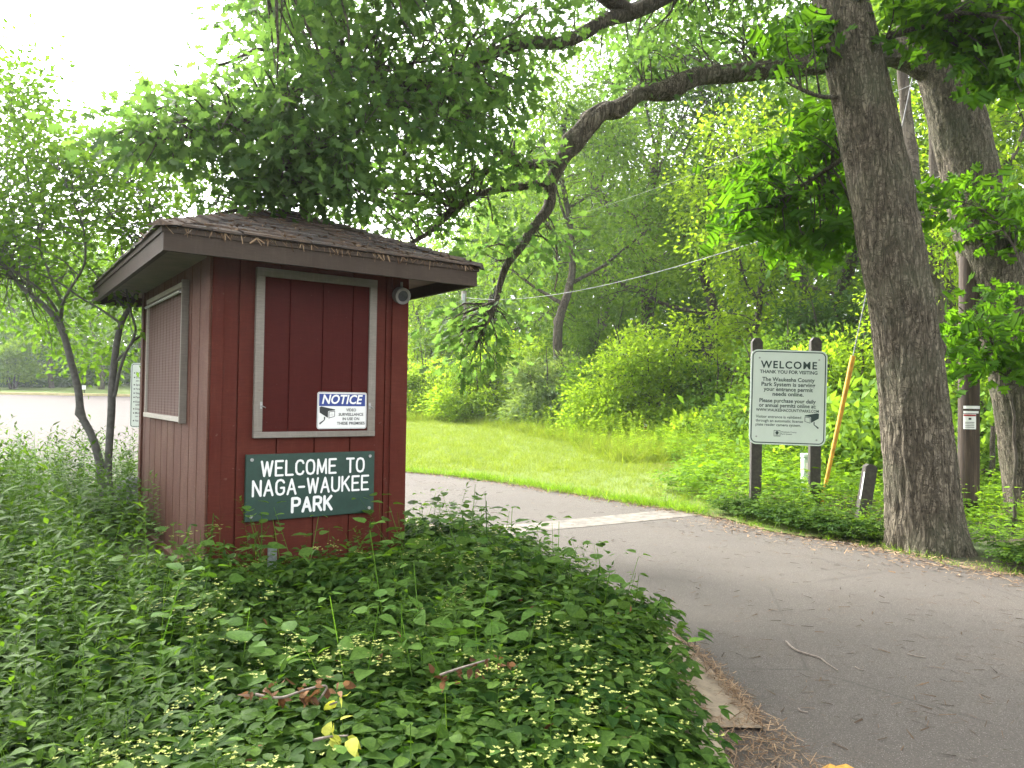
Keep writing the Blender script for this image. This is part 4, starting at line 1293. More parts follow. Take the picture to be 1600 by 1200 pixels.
dn = limb(TB, [main[-1], P(873, 258, D1), P(862, 285, D1), P(856, 318, D1 - .05), P(842, 345, D1 - .1), P(815, 382, D1 - .15), P(793, 410, D1 - .2), P(780, 445, D1 - .2), P(772, 480, D1 - .25), P(757, 512, D1 - .3), P(742, 545, D1 - .3)], 0.085, 0.012, 12)
b1_ = limb(TB, [P(884, 245, D1), P(850, 257, D1 - .1), P(812, 258, D1 - .3), P(790, 240, D1 - .4), P(762, 222, D1 - .5), P(735, 212, D1 - .6)], 0.055, 0.02, 9)
b2_ = limb(TB, [P(862, 284, D1), P(825, 290, D1 - .1), P(775, 300, D1 - .3), P(728, 316, D1 - .5), P(690, 345, D1 - .7), P(640, 380, D1 - .9), P(600, 395, D1 - 1.1)], 0.05, 0.015, 9)
b3_ = limb(TB, [P(790, 250, D1 - .4), P(750, 275, D1 - .5), P(715, 300, D1 - .7), P(660, 305, D1 - .9), P(600, 300, D1 - 1.2)], 0.03, 0.01, 8)
b4_ = limb(TB, [P(815, 385, D1 - .15), P(850, 352, D1 + .3), P(868, 372, D1 + .4), P(872, 420, D1 + .5), P(866, 455, D1 + .5)], 0.022, 0.008, 7)
b5_ = limb(TB, [P(772, 480, D1 - .25), P(748, 500, D1 - .3), P(728, 508, D1 - .3), P(715, 540, D1 - .3)], 0.02, 0.008, 7)
# upper limb leaving the trunk above the frame
up_ = limb(TB, [P(1432, -60, DB), P(1300, -130, DB - .4), P(1150, -80, DB - .8), P(1045, -8, DB - 1.1), P(985, 22, DB - 1.3), P(945, 34, DB - 1.5), P(880, 64, DB - 1.7), P(805, 70, DB - 2.0), P(760, 92, DB - 2.1), P(700, 118, DB - 2.3), P(625, 132, DB - 2.5), P(545, 112, DB - 2.8), P(480, 118, DB - 3.0)], 0.10, 0.035, 14)
u1_ = limb(TB, [P(640, 130, DB - 2.5), P(600, 156, DB - 2.6), P(545, 215, DB - 2.8), P(490, 275, DB - 3.0), P(440, 302, DB - 3.1), P(388, 320, DB - 3.2), P(338, 335, DB - 3.3)], 0.045, 0.012, 9)
u2_ = limb(TB, [P(545, 112, DB - 2.8), P(470, 90, DB - 3), P(400, 80, DB - 3.2), P(340, 100, DB - 3.4)], 0.03, 0.01, 8)
u3_ = limb(TB, [P(500, 116, DB - 3.0), P(430, 175, DB - 3.2), P(350, 200, DB - 3.4), P(270, 215, DB - 3.6), P(200, 215, DB - 3.8)], 0.03, 0.01, 8)
u4_ = limb(TB, [P(720, 110, DB - 2.3), P(690, 150, DB - 2.3), P(640, 230, DB - 2.3), P(600, 300, DB - 2.3)], 0.025, 0.01, 8)
u5_ = limb(TB, [P(985, 22, DB - 1.3), P(860, -60, DB - 2), P(640, -110, DB - 3.2), P(420, -60, DB - 4)], 0.09, 0.03, 10)
TB.build('limb', M['bark_dark'], oakB, baseB)
skB = sB + dn + b1_ + b2_ + b3_ + b4_ + b5_ + up_ + u1_ + u2_ + u3_ + u4_ + u5_
dB = DB
reg = [
 ([(350, 50), (420, -60), (900, -80), (900, 100), (760, 210), (560, 200), (400, 180)], dB - 4.0, dB - 1.6, 1.15),
 ([(160, 215), (240, 165), (350, 110), (430, 150), (560, 200), (560, 310), (430, 290), (280, 270), (170, 250)], dB - 4.0, dB - 2.8, 1.5),
 ([(900, -80), (1310, -80), (1300, 70), (1130, 90), (1050, 100), (940, 150)], dB - .5, dB + 1.2, 0.9),
 ([(960, 70), (1300, 60), (1300, 110), (1150, 125), (1000, 150)], dB - 1.1, dB - .5, 0.4),
 ([(560, 200), (760, 200), (860, 240), (850, 290), (700, 310), (600, 300)], dB - 2.6, dB - 1.4, 1.1),
 ([(480, 290), (640, 300), (660, 360), (560, 345), (480, 330)], dB - 3.2, dB - 2.0, 0.9),
 ([(640, 320), (840, 330), (800, 420), (720, 400), (660, 390)], dB - 2.2, dB - 1.3, 0.55),
 ([(690, 490), (810, 480), (815, 560), (760, 590), (690, 575)], dB - 1.9, dB - 1.3, 0.9),
 ([(780, 380), (860, 330), (885, 400), (860, 430), (800, 440)], dB - 1.7, dB - .9, 0.5),
 ([(330, 250), (500, 250), (560, 330), (480, 340), (340, 345)], dB - 3.8, dB - 2.9, 0.75),
]
cB = pix_centers(1380, reg, rngB)
crown('crown', skB, cB, OAK, M['oak'], oakB, baseB, rngB, 12, (0.085, 0.145), 0.30, M['bark_dark'], 0.005)
cT = blob_centers(200, [(-1.5, 6.0, 6.6, 3.2, 3.0, 1.0), (1.5, 6.5, 7.0, 3, 3, 1.2), (4, 9, 7.5, 3, 3, 1.5)], rngB, 0.2)
cT = [c for c in cT if c[2] > 1.45 + 0.58 * c[1]]
crown('crown', up_ + u5_, cT, OAK_LO, M['oak'], oakB, baseB, rngB, 12, (0.13, 0.19), 0.42, M['bark_dark'], 0.008)

# ------------------------------------------------------------------ slender two-stemmed tree left of the booth
rngC = np.random.default_rng(5)
DC = 7.4
baseC = onground(P(168, 770, DC), 0.05)
tc_ = empty('slender_tree', tuple(baseC))
tag(tc_, 'slender tree with two smooth grey stems and small leaves left of the booth', 'tree')
def st(pts, r, knots=()):
    return trunk('trunk', pts, r, M['bark_smooth'], tc_, baseC, 20, 90, 0.003, knots, 2.0)
s1 = [P(163, 775, DC), P(155, 720, DC), P(143, 680, DC), P(127, 648, DC), P(122, 610, DC), P(112, 570, DC), P(98, 520, DC), P(82, 492, DC), P(58, 468, DC), P(35, 450, DC + .1), P(0, 405, DC + .2), P(-60, 340, DC + .3)]
st(s1, [x * DC / F for x in (6.4, 6, 5.6, 5.4, 5.4, 5, 5, 4.4, 3.8, 3.2, 2.6, 1.6)], [(P(123, 645, DC), 0.035, 0.03)])
s2 = [P(172, 775, DC), P(169, 735, DC), P(171, 690, DC), P(174, 640, DC), P(175, 600, DC), P(181, 545, DC), P(188, 510, DC), P(200, 484, DC), P(215, 455, DC + .2), P(230, 400, DC + .4), P(235, 330, DC + .5), P(225, 250, DC + .6)]
st(s2, [x * DC / F for x in (6, 5.4, 5.2, 5.6, 5.4, 4.8, 4.4, 3.6, 3, 2.4, 2, 1.4)])
TC = Tubes(); sC = []
def lc(pts, a, b_): 
    global sC
    sC += limb(TC, pts, a * 0.68 * DC / F, b_ * 0.6 * DC / F, 8)
lc([P(179, 622, DC), P(186, 595, DC), P(196, 560, DC), P(205, 540, DC), P(222, 527, DC + .1), P(250, 500, DC + .4)], 4.5, 2)
lc([P(176, 580, DC), P(188, 562, DC), P(204, 546, DC)], 3, 2.5)
lc([P(205, 542, DC), P(212, 520, DC), P(203, 490, DC - .1), P(196, 440, DC - .2), P(190, 380, DC - .3)], 3.2, 1.5)
lc([P(188, 508, DC), P(165, 490, DC), P(130, 470, DC - .1), P(90, 440, DC - .2), P(50, 420, DC - .3), P(10, 410, DC - .4)], 3.2, 1.2)
lc([P(93, 500, DC), P(95, 470, DC), P(80, 430, DC), P(65, 400, DC), P(60, 360, DC - .1), P(48, 300, DC - .2), P(30, 220, DC - .2)], 4, 1.4)
lc([P(48, 460, DC), P(46, 425, DC), P(50, 390, DC), P(70, 330, DC + .1), P(60, 250, DC + .2), P(45, 170, DC + .2)], 3.5, 1.3)
lc([P(100, 520, DC), P(80, 470, DC - .2), P(30, 430, DC - .5), P(-40, 400, DC - .8)], 4, 1.5)
lc([P(90, 500, DC), P(110, 450, DC - .3), P(135, 400, DC - .5), P(120, 330, DC - .7), P(90, 260, DC - .8)], 3.4, 1.2)
lc([P(200, 484, DC), P(160, 440, DC + .1), P(120, 400, DC + .2), P(80, 380, DC + .2)], 2.6, 1)
lc([P(230, 400, DC + .4), P(270, 350, DC + .3), P(310, 310, DC + .4)], 2.4, 1)
lc([P(230, 400, DC + .4), P(190, 350, DC + .2), P(150, 300, DC), P(140, 230, DC)], 2.6, 1)
lc([P(0, 405, DC + .2), P(20, 350, DC), P(10, 280, DC - .2), P(20, 150, DC - .2)], 2.6, 1)
TC.build('limb', M['bark_smooth'], tc_, baseC)
sC += [(p, 0.02) for p in smooth(s1[8:], 3) + smooth(s2[7:], 3)]
regC = [
 ([(-150, 180), (20, 100), (60, 70), (75, 180), (150, 230), (260, 200), (330, 260), (320, 330), (240, 345), (230, 400), (150, 400), (-150, 400)], DC - .9, DC + 1.2, 1.0),
 ([(-150, 400), (230, 400), (225, 480), (215, 545), (150, 600), (90, 570), (60, 520), (-150, 500)], DC - .2, DC + 2.4, 0.75),
 ([(0, 60), (75, 60), (70, 180), (0, 200)], DC - .3, DC + .2, 0.35),
]
cC = pix_centers(1080, regC, rngC)
crown('crown', sC, cC, OVATE, M['small'], tc_, baseC, rngC, 16, (0.045, 0.078), 0.30, M['bark_smooth'], 0.0025, maxr=0.008, twn=3)

# ------------------------------------------------------------------ woods behind
def wood_tree_parts(seed, H, Rr, trunk_r, mat, nc, nl, ls, lean=(0, 0), crown_lo=0.35, tmpl=DIAMOND, bark='bark_far', wob_=0.3):
    """returns (trunk object, crown object, branch object) in local coordinates for re-use"""
    rg = np.random.default_rng(seed)
    root = empty('woodland_tree', (0, 0, 0))
    n = 6
    pts = [Vector((lean[0] * (i / n) ** 1.4 + rg.normal() * wob_ * (i > 0), lean[1] * i / n + rg.normal() * wob_ * (i > 0), H * 0.8 * i / n - 0.2)) for i in range(n + 1)]
    Tt = Tubes(); sk = limb(Tt, pts, trunk_r, trunk_r * 0.25, 10)
    Tt.build('trunk', M[bark], root)
    Tb = Tubes(); sk2 = [s for s in sk if s[0].z > H * crown_lo * 0.8]
    blobs = []
    for i in range(7):
        a = i * 2.4 + rg.random(); z = H * (crown_lo + (0.86 - crown_lo) * (i + 0.5) / 7); rr = Rr * rg.uniform(0.35, 0.75) * (1.15 - 0.5 * i / 7)
        j = min(range(len(sk)), key=lambda q_: abs(sk[q_][0].z - z * 0.75)); s_ = sk[j][0]
        e = Vector((s_.x + math.cos(a) * rr, s_.y + math.sin(a) * rr, z))
        mid = s_.lerp(e, 0.5) + Vector((rg.normal() * .3, rg.normal() * .3, -0.2))
        sk2 += limb(Tb, [s_, mid, e], sk[j][1] * 0.55, 0.03, 6)
        b = Rr * rg.uniform(0.38, 0.58)
        blobs.append((e.x, e.y, e.z, b, b, b * 0.75))
    blobs.append((pts[-1].x, pts[-1].y, H * 0.85, Rr * 0.45, Rr * 0.45, H * 0.14))
    Tb.build('limb', M[bark], root)
    c = blob_centers(nc, blobs, rg, 0.35)
    crown('crown', sk2, c, tmpl, M[mat], root, (0, 0, 0), rg, nl, ls, 0.75, M[bark], 0.012, maxr=0.05, twn=3)
    return root

def copy_tree(root, name=None):
    c = root.copy(); COL.objects.link(c)
    if name: c.name = name
    for ch in list(root.children):
        d = ch.copy(); COL.objects.link(d); d.parent = c
        for g in list(ch.children):
            e = g.copy(); COL.objects.link(e); e.parent = d
    return c

protos = {
 'a': wood_tree_parts(101, 15, 4.2, 0.24, 'wood_a', 520, 24, (0.14, 0.24), (0.6, 0), 0.30),
 'b': wood_tree_parts(102, 17, 4.6, 0.30, 'wood_c', 520, 24, (0.14, 0.24), (-0.8, 0), 0.35),
 'c': wood_tree_parts(103, 12, 3.6, 0.17, 'wood_b', 480, 22, (0.14, 0.22), (0.5, 0), 0.22),
 'd': wood_tree_parts(104, 14, 4.6, 0.26, 'wood_a', 540, 22, (0.13, 0.22), (1.6, 0), 0.25),
}
used = set()
def wt(kind, px, d, s, rz, label, group='trees in the woods beyond the lawn', sz=None, dz=0.0):
    r = protos[kind]
    o = r if kind not in used else copy_tree(r, 'woodland_tree')
    used.add(kind)
    g = onground(P(px, 600, d), dz)
    o.location = g; o.rotation_euler = (0, 0, rz); o.scale = (s, s, sz or s)
    for k_ in ('label', 'category', 'group'):
        if k_ in o: del o[k_]
    tag(o, label, 'tree', group)
    return o
# right-hand woods, left to right
wt('a', 872, 27, 0.95, 0.5, 'tree with a pale crooked trunk showing above the shrubs beyond the lawn')
wt('b', 1010, 31, 1.05, 2.0, 'tall dark tree rising behind the large bright shrub')
wt('c', 660, 40, 0.80, 1.0, 'light green tree just past the right end of the booth roof')
wt('d', 800, 38, 0.95, 3.0, 'tree with spreading limbs behind the drooping oak branch')
wt('b', 930, 40, 1.10, 4.1, 'dark tree far back between the pale trunk and the tall dark tree')
wt('a', 1120, 28, 1.10, 1.7, 'tall mid green tree behind the left post of the welcome sign')
wt('c', 1180, 22, 0.85, 2.4, 'bright young tree directly behind the welcome sign')
wt('d', 1290, 26, 1.15, 5.0, 'broad tree behind the yellow guard of the guy wire')
wt('b', 1400, 30, 1.10, 0.3, 'dark tall tree hidden partly by the big straight oak')
wt('a', 1500, 22, 1.05, 3.6, 'mid green tree behind the brown utility pole')
wt('c', 1590, 17, 0.85, 5.5, 'bright tree at the right edge behind the leaning oak')
wt('d', 1700, 21, 1.10, 0.9, 'broad tree past the right edge of the view behind the oaks')
wt('b', 1240, 38, 1.20, 2.9, 'dark tree deep in the woods above the welcome sign')
wt('a', 730, 52, 0.85, 4.0, 'distant tree behind the far utility pole')
wt('c', 1450, 15.5, 0.50, 4.4, 'small bright tree between the two oak trunks')
# left background across the parking lot
GL = 'trees across the parking lot'
wt('d', -60, 58, 0.95, 0.4, 'far tree at the left edge across the parking lot', GL)
wt('b', 30, 62, 0.90, 1.4, 'dark far tree above the small pale bush across the lot', GL)
wt('a', 82, 55, 0.80, 2.2, 'far tree with a pale trunk standing at the parking lot kerb', GL)
wt('b', 125, 66, 0.85, 3.3, 'dark far tree behind the small white sign across the lot', GL)
wt('d', 158, 54, 0.85, 4.4, 'far tree with a thick reddish trunk on the grass across the lot', GL)
wt('a', 215, 64, 0.90, 5.2, 'far tree beside the left wall of the booth across the lot', GL)
wt('c', 290, 60, 1.00, 0.2, 'light far tree whose top shows over the booth roof left end', GL)
wt('b', 400, 62, 0.95, 0.8, 'far tree behind the middle of the booth roof', GL)
wt('d', 520, 58, 0.85, 2.6, 'far tree behind the right part of the booth roof', GL)

# two twin bare trunks between the oaks
rngS = np.random.default_rng(77)
for i, (pts, r, lab) in enumerate((
    ([P(1500, 640, 15), P(1470, 480, 15), P(1440, 370, 15), P(1425, 250, 15), P(1410, 100, 15)], 0.17, 'pale slanting trunk seen between the two oaks, the left of a close pair'),
    ([P(1500, 640, 15.4), P(1482, 470, 15.4), P(1465, 350, 15.4), P(1460, 230, 15.4), P(1455, 80, 15.4)], 0.15, 'pale upright trunk seen between the two oaks, the right of a close pair'))):
    b_ = onground(pts[0], -0.1)
    o = empty('woodland_tree', tuple(b_)); tag(o, lab, 'tree', 'trees in the woods beyond the lawn')
    T_ = Tubes(); sk = limb(T_, [b_] + pts[1:] + [pts[-1] + Vector((0, 0, 2.5))], r, r * 0.5, 12); T_.build('trunk', M['bark_far'], o, b_)
    cc_ = blob_centers(90, [(pts[-1].x, pts[-1].y, pts[-1].z + 2.4, 1.6, 1.6, 1.3)], rngS, 0.2)
    crown('crown', sk[-6:], cc_, DIAMOND, M['wood_a'], o, b_, rngS, 18, (0.12, 0.2), 0.6, M['bark_far'], 0.008, twn=3)

# ------------------------------------------------------------------ shrubs
def shrub(px, py, d, w, h, mat, label, seed, nc=None, nl=26, ls=(0.09, 0.15), depth=0.8, name='shrub', tmpl=DIAMOND, spread=0.42, lo=0.0, cat='shrub', group='shrubs along the edge of the woods'):
    rg = np.random.default_rng(seed)
    g = onground(P(px, py, d))
    o = empty(name, tuple(g)); tag(o, label, cat, group)
    blobs = []
    nb = 9
    for i in range(nb):
        a = rg.uniform(0, 2 * math.pi); r = math.sqrt(rg.random()) * 0.62
        zz = lo + (1 - lo) * rg.uniform(0.18, 0.80) * (1 - 0.45 * r)
        k_ = rg.uniform(0.26, 0.42)
        blobs.append((math.cos(a) * r * w / 2, math.sin(a) * r * w / 2 * depth, zz * h, k_ * w / 2, k_ * w / 2 * depth, k_ * h * 0.6))
    for a in np.arange(0, 6.28, 0.8):
        blobs.append((math.cos(a) * w * 0.34, math.sin(a) * w * 0.34 * depth, h * (0.16 + lo * 0.5), w * 0.16, w * 0.16 * depth, h * 0.16))
    h *= 1.16
    nc = int((nc or 46 * w * h * 0.55) * 1.35)
    c = blob_centers(nc, blobs, rg, 0.25)
    c = c[c[:, 2] > 0.04]
    T_ = Tubes(); sk = []
    for i in range(7):
        a = i * 0.9; e = Vector((math.cos(a) * w * 0.25, math.sin(a) * w * 0.2, h * rg.uniform(0.5, 0.8)))
        sk += limb(T_, [Vector((math.cos(a) * 0.12, math.sin(a) * 0.12, -0.1)), e * 0.5 + Vector((0, 0, 0.1)), e], 0.03 + 0.006 * h, 0.008, 6)
    T_.build('stem', M['bark_dark'], o)
    crown('crown', sk, c, tmpl, M[mat], o, (0, 0, 0), rg, nl, ls, spread, M['bark_dark'], 0.004, maxr=0.012, twn=3, droop=0.25, flat=0.7)
    return o
shrub(1015, 690, 23.5, 5.6, 4.3, 'wood_b', 'large rounded bright green shrub at the end of the lawn', 1, nc=760)
shrub(1120, 690, 22.0, 3.2, 3.0, 'wood_a', 'dense green shrub between the bright shrub and the welcome sign', 2)
shrub(858, 660, 26.5, 3.4, 3.3, 'willow', 'grey green willow shrub left of the large bright shrub', 3, tmpl=LANCE, ls=(0.16, 0.26), nl=30)
shrub(925, 668, 25.0, 2.2, 3.2, 'wood_a', 'upright green shrub wedged between the willow and the bright shrub', 4)
shrub(780, 640, 31, 3.4, 2.5, 'willow', 'soft grey green bush behind the tall grass right of the far pole', 5, tmpl=LANCE, ls=(0.18, 0.3))
shrub(715, 635, 33, 3.2, 2.0, 'wood_b', 'low light green bush at the foot of the far pole', 6)
shrub(655, 630, 35, 3.6, 3.2, 'willow', 'grey green bush at the lawn end beside the booth corner', 7, tmpl=LANCE, ls=(0.18, 0.3))
shrub(680, 600, 41, 5.5, 5.2, 'wood_b', 'tall bright bush behind the grey green one beside the booth corner', 8, ls=(0.14, 0.22))
shrub(1225, 690, 18.5, 4.2, 3.8, 'wood_a', 'leafy shrub filling the view directly behind the welcome sign', 9)
shrub(1340, 690, 16.5, 3.8, 3.6, 'wood_b', 'bright leafy shrub left of the straight oak trunk', 10)
shrub(1300, 720, 13.4, 1.6, 1.3, 'wood_b', 'small leafy shrub beside the lower end of the yellow guard', 11, tmpl=OVATE, ls=(0.06, 0.10), nl=16)
shrub(1475, 730, 15, 2.4, 2.3, 'wood_b', 'bright shrub just left of the brown utility pole', 12)
shrub(1560, 720, 14, 2.4, 2.0, 'wood_a', 'green shrub between the utility pole and the leaning oak', 13)
shrub(1075, 700, 20.5, 1.3, 1.15, 'wood_b', 'small yellow green sapling with large leaves before the dark hollow', 14, tmpl=OVATE, ls=(0.16, 0.26), nl=12, spread=0.3)
shrub(940, 480, 36, 6.0, 6.5, 'wood_a', 'tall understorey bush behind the willow shrub', 15, nc=620, ls=(0.16, 0.24), spread=0.6)
shrub(1080, 480, 33, 6.0, 6.5, 'wood_c', 'dark understorey bush behind the large bright shrub', 16, nc=620, ls=(0.16, 0.24), spread=0.6)
shrub(1180, 560, 26, 4.0, 5.5, 'wood_b', 'bright understorey bush above and behind the welcome sign', 17, nc=560, ls=(0.13, 0.2), spread=0.5)
shrub(820, 540, 40, 6.5, 5.5, 'wood_b', 'light understorey bush behind the drooping oak branch tip', 18, nc=560, ls=(0.16, 0.24), spread=0.6)
shrub(1310, 520, 20, 4.0, 5.4, 'wood_c', 'dark understorey bush behind the bright leafy shrub by the straight oak', 19, nc=520, ls=(0.13, 0.2), spread=0.5)
shrub(752, 640, 29, 4.6, 3.9, 'wood_b', 'full bright bush between the far pole and the willow shrub', 25, nc=560)
shrub(668, 636, 32, 4.8, 3.6, 'wood_b', 'wide bright bush low beside the booth corner under the drooping leaves', 26, nc=480)
shrub(905, 640, 29, 4.4, 4.6, 'wood_a', 'tall leafy bush filling the gap behind the willow and upright shrubs', 27, nc=600)
GS = 'bushes across the parking lot'
shrub(20, 612, 52, 4.2, 3.8, 'wood_b', 'small pale yellow green bush at the left edge across the lot', 21, nc=200, ls=(0.16, 0.26), lo=0.3, group=GS)
shrub(35, 600, 57, 7.0, 3.2, 'wood_c', 'low dark bush under the pale yellow green bush across the lot', 22, nc=300, ls=(0.2, 0.3), group=GS, spread=0.7)
shrub(115, 600, 62, 6.0, 4.2, 'wood_c', 'dark bush beyond the grass between two far trunks', 23, nc=300, ls=(0.2, 0.3), group=GS, spread=0.7)
shrub(215, 600, 72, 9.0, 4.2, 'wood_c', 'long dark bush beyond the far grass beside the booth wall', 24, nc=320, ls=(0.2, 0.3), group=GS, spread=0.8)

# maple saplings with broad leaves by the trunks
def sapling(base, pts, polys, n, label, seed, ls=(0.10, 0.17), r=0.02, tones=(0.15, 1.0)):
    rg = np.random.default_rng(seed)
    o = empty('maple_sapling', tuple(base)); tag(o, label, 'young tree', 'maple saplings among the oaks')
    T_ = Tubes(); sk = limb(T_, [base] + pts, r, 0.006, 8); T_.build('stem', M['bark_far'], o, base)
    crown('crown', sk, pix_centers(n, polys, rg), MAPLE, M['maple'], o, base, rg, 7, ls, 0.22, M['bark_dark'], 0.003, tones=tones, maxr=0.01)
d_ = 8.3
sapling(onground(P(1583, 860, d_)), [P(1585, 700, d_), P(1575, 600, d_), P(1540, 520, d_), P(1500, 480, d_)], [([(1440, 520), (1480, 470), (1560, 440), (1620, 440), (1620, 600), (1560, 620), (1500, 600), (1440, 570)], d_ - .5, d_ + .4, 1)], 75, 'maple sapling spreading broad leaves across the utility pole', 31)
d_ = 8.6
sapling(onground(P(1640, 860, d_)), [P(1640, 600, d_), P(1600, 420, d_), P(1540, 330, d_), P(1460, 310, d_)], [([(1410, 330), (1450, 290), (1530, 270), (1610, 330), (1620, 400), (1520, 390), (1450, 400)], d_ - .5, d_ + .6, 1)], 60, 'maple sapling whose leaves cross the leaning oak trunk at mid height', 32)

# dead post and fallen log behind the pole
d_ = 11.6
q = onground(P(1549, 800, d_))
sn = empty('dead_stem', tuple(q)); tag(sn, 'thin dark dead stem standing between the utility pole and leaning oak', 'dead tree')
T_ = Tubes(); limb(T_, [q, P(1550, 730, d_), P(1553, 665, d_)], 0.05, 0.035, 10); T_.build('trunk', M['bark_dark'], sn, q)
q = P(1486, 746, 12.0)
lg = Tubes(); limb(lg, [q, P(1530, 738, 12), P(1600, 728, 12.2), P(1660, 722, 12.2)], 0.045, 0.035, 9)
tag(lg.build('fallen_branch', M['bark_dark'], None, None), 'dark fallen branch lying level behind the utility pole', 'branch')

# small white sign across the lot
q = onground(P(131, 620, 47.5))
ws = empty('small_sign', tuple(q)); tag(ws, 'small blank white sign on a post across the parking lot', 'sign')
zz = EYE + (611 - 605) * 47.5 / F - q.z
mb = MB(); mb.box(-0.12, 0.12, -0.02, 0.0, zz - 0.12, zz + 0.14); mb.build('sign_plate', M['sign_white'], ws)
mb = MB(); mb.box(-0.03, 0.03, 0.001, 0.05, -0.1, zz + 0.1); mb.build('post', M['post'], ws)

# ------------------------------------------------------------------ far woodland as one mass
rngF = np.random.default_rng(40)
cen = []
for k_ in range(9500):
    az = rngF.uniform(-0.85, 0.85)
    d = rngF.uniform(62, 80) if az < -0.05 else rngF.uniform(44, 62)
    hmax = 11.0 + 3.0 * noise.noise(Vector((az * 9, 0, 0))) if az < -0.05 else 15 + 4 * noise.noise(Vector((az * 9, 0, 0)))
    x = math.tan(az) * d
    cen.append((x, d, terrain(x, d) + hmax * rngF.random() ** 0.85))
cen = np.array(cen)
nl = 12
pos = np.repeat(cen, nl, 0) + rngF.normal(size=(len(cen) * nl, 3)) * 0.8
V, T, ix = place(DIAMOND, pos, rdir(len(pos), rngF, -0.2), rdir(len(pos), rngF, 0.7), rngF.uniform(0.4, 0.8, len(pos)), rngF.uniform(.8, 1.3, len(pos)))
lv = np.clip(0.6 * np.repeat(rngF.random(len(cen)), nl) + 0.4 * rngF.random(len(pos)), 0, 1)
tag(arr_obj('far_woodland', V, T, M['wood_a'], var=lv[ix]), kind='stuff')

# ------------------------------------------------------------------ ground cover
def plant(kind, rg):
    """a small plant as leaf arrays: list of (template, pos, dir, normal, size, width, tone)"""
    rec = []
    def add(t, p, d, n, s, w=1.0, v=0.5): rec.append((t, p, d, n, s, w, v))
    if kind == 'pinnate':            # arching fronds of paired leaflets
        for f in range(rg.integers(4, 7)):
            a = rg.uniform(0, 6.28); L = rg.uniform(0.14, 0.24); h = rg.uniform(0.10, 0.24)
            o = np.array([math.cos(a), math.sin(a), 0]); tn = rg.random()
            n_ = 4
            for i in range(1, n_ + 1):
                t = i / n_
                p = o * L * t ** 1.2 + np.array([0, 0, h * (0.45 + 0.75 * t - 0.35 * t * t)])
                for s in (-1, 1):
                    sd_ = np.array([-o[1], o[0], 0]) * s
                    add('ovate', p, sd_ * 1.0 + o * 0.6 + np.array([0, 0, rg.uniform(-0.25, 0.2)]), np.array([0, 0, 1.0]) + rg.normal(size=3) * 0.25, rg.uniform(0.038, 0.062), 0.85, tn * 0.6 + 0.4 * rg.random())
            add('ovate', p, o + np.array([0, 0, -0.2]), np.array([0, 0, 1.0]) + rg.normal(size=3) * 0.2, rg.uniform(0.045, 0.065), 0.9, tn)
    elif kind == 'broad':            # upright stem, opposite broad leaves
        h = rg.uniform(0.22, 0.42); n_ = rg.integers(3, 5); lean = rg.normal(size=2) * 0.06
        add('stemh', np.array([0, 0, 0.0]), np.array([lean[0], lean[1], h]), np.array([0, 1.0, 0]), h, 0.28, 0.5)
        for i in range(n_):
            t = (i + 1) / n_; a = i * 1.57 + rg.random()
            p = np.array([lean[0] * t, lean[1] * t, h * t])
            for s in (0, math.pi):
                d = np.array([math.cos(a + s), math.sin(a + s), rg.uniform(-0.15, 0.45)])
                add('round', p + d * 0.02, d, np.array([0, 0, 1.0]) + rg.normal(size=3) * 0.3, rg.uniform(0.035, 0.095) * (1.15 - 0.4 * t), 1.0, 0.4 + 0.6 * rg.random())
    elif kind == 'tall':             # tall stem with many narrow leaves
        h = rg.uniform(0.6, 1.0); n_ = int(h * 36); lean = rg.normal(size=2) * 0.10
        for i in range(n_):
            t = 0.12 + 0.88 * (i + 1) / n_; a = i * 2.4
            p = np.array([lean[0] * t * t, lean[1] * t * t, h * t])
            d = np.array([math.cos(a), math.sin(a), rg.uniform(0.1, 0.7) + 0.6 * (t > .9)])
            add('lance', p, d, np.array([0, 0, 1.0]) + rg.normal(size=3) * 0.3, rg.uniform(0.08, 0.14) * (1.1 - 0.5 * t), 1.35, 0.3 + 0.7 * t * rg.random())
        add('stemh', np.array([0, 0, 0.0]), np.array([lean[0] * .6, lean[1] * .6, 1.0]), np.array([0, 1.0, 0]), h, 0.10, 0.4)
    elif kind == 'flower':           # umbel of tiny cream flowers on thin stalks
        h = rg.uniform(0.26, 0.36)
        for c in range(rg.integers(2, 5)):
            o = np.array([rg.normal() * 0.05, rg.normal() * 0.05, h + rg.normal() * 0.02])
            add('stemh', np.array([0, 0, 0.05]), o - np.array([0, 0, 0.05]), np.array([0, 1.0, 0.1]), float(np.linalg.norm(o)), 0.06, 0.5)
            for i in range(rg.integers(4, 8)):
                p = o + rg.normal(size=3) * np.array([0.016, 0.016, 0.007])
                for k2 in range(3):
                    a = k2 * 2.1 + rg.random()
                    add('petal', p, np.array([math.cos(a), math.sin(a), 0.5]), np.array([0, 0, 1.0]), rg.uniform(0.006, 0.010), 1.3, rg.random())
    return rec
TM = {'ovate': OVATE, 'round': ROUND, 'lance': LANCE, 'petal': DIAMOND, 'stemh': STEM, 'blade': BLADE}

def bake(rec, only=None):
    """plant record -> dict of arrays grouped by template"""
    parts = []
    for t in set(r[0] for r in rec):
        if only is not None and (t in only) is False: continue
        rr = [r for r in rec if r[0] == t]
        V, T, ix = place(TM[t], np.array([r[1] for r in rr], float), np.array([r[2] for r in rr], float), np.array([r[3] for r in rr], float) + 1e-4, np.array([r[4] for r in rr], float), np.array([r[5] for r in rr], float))
        parts.append((V, T, np.array([r[6] for r in rr])[ix]))
    return merge(parts) if parts else None

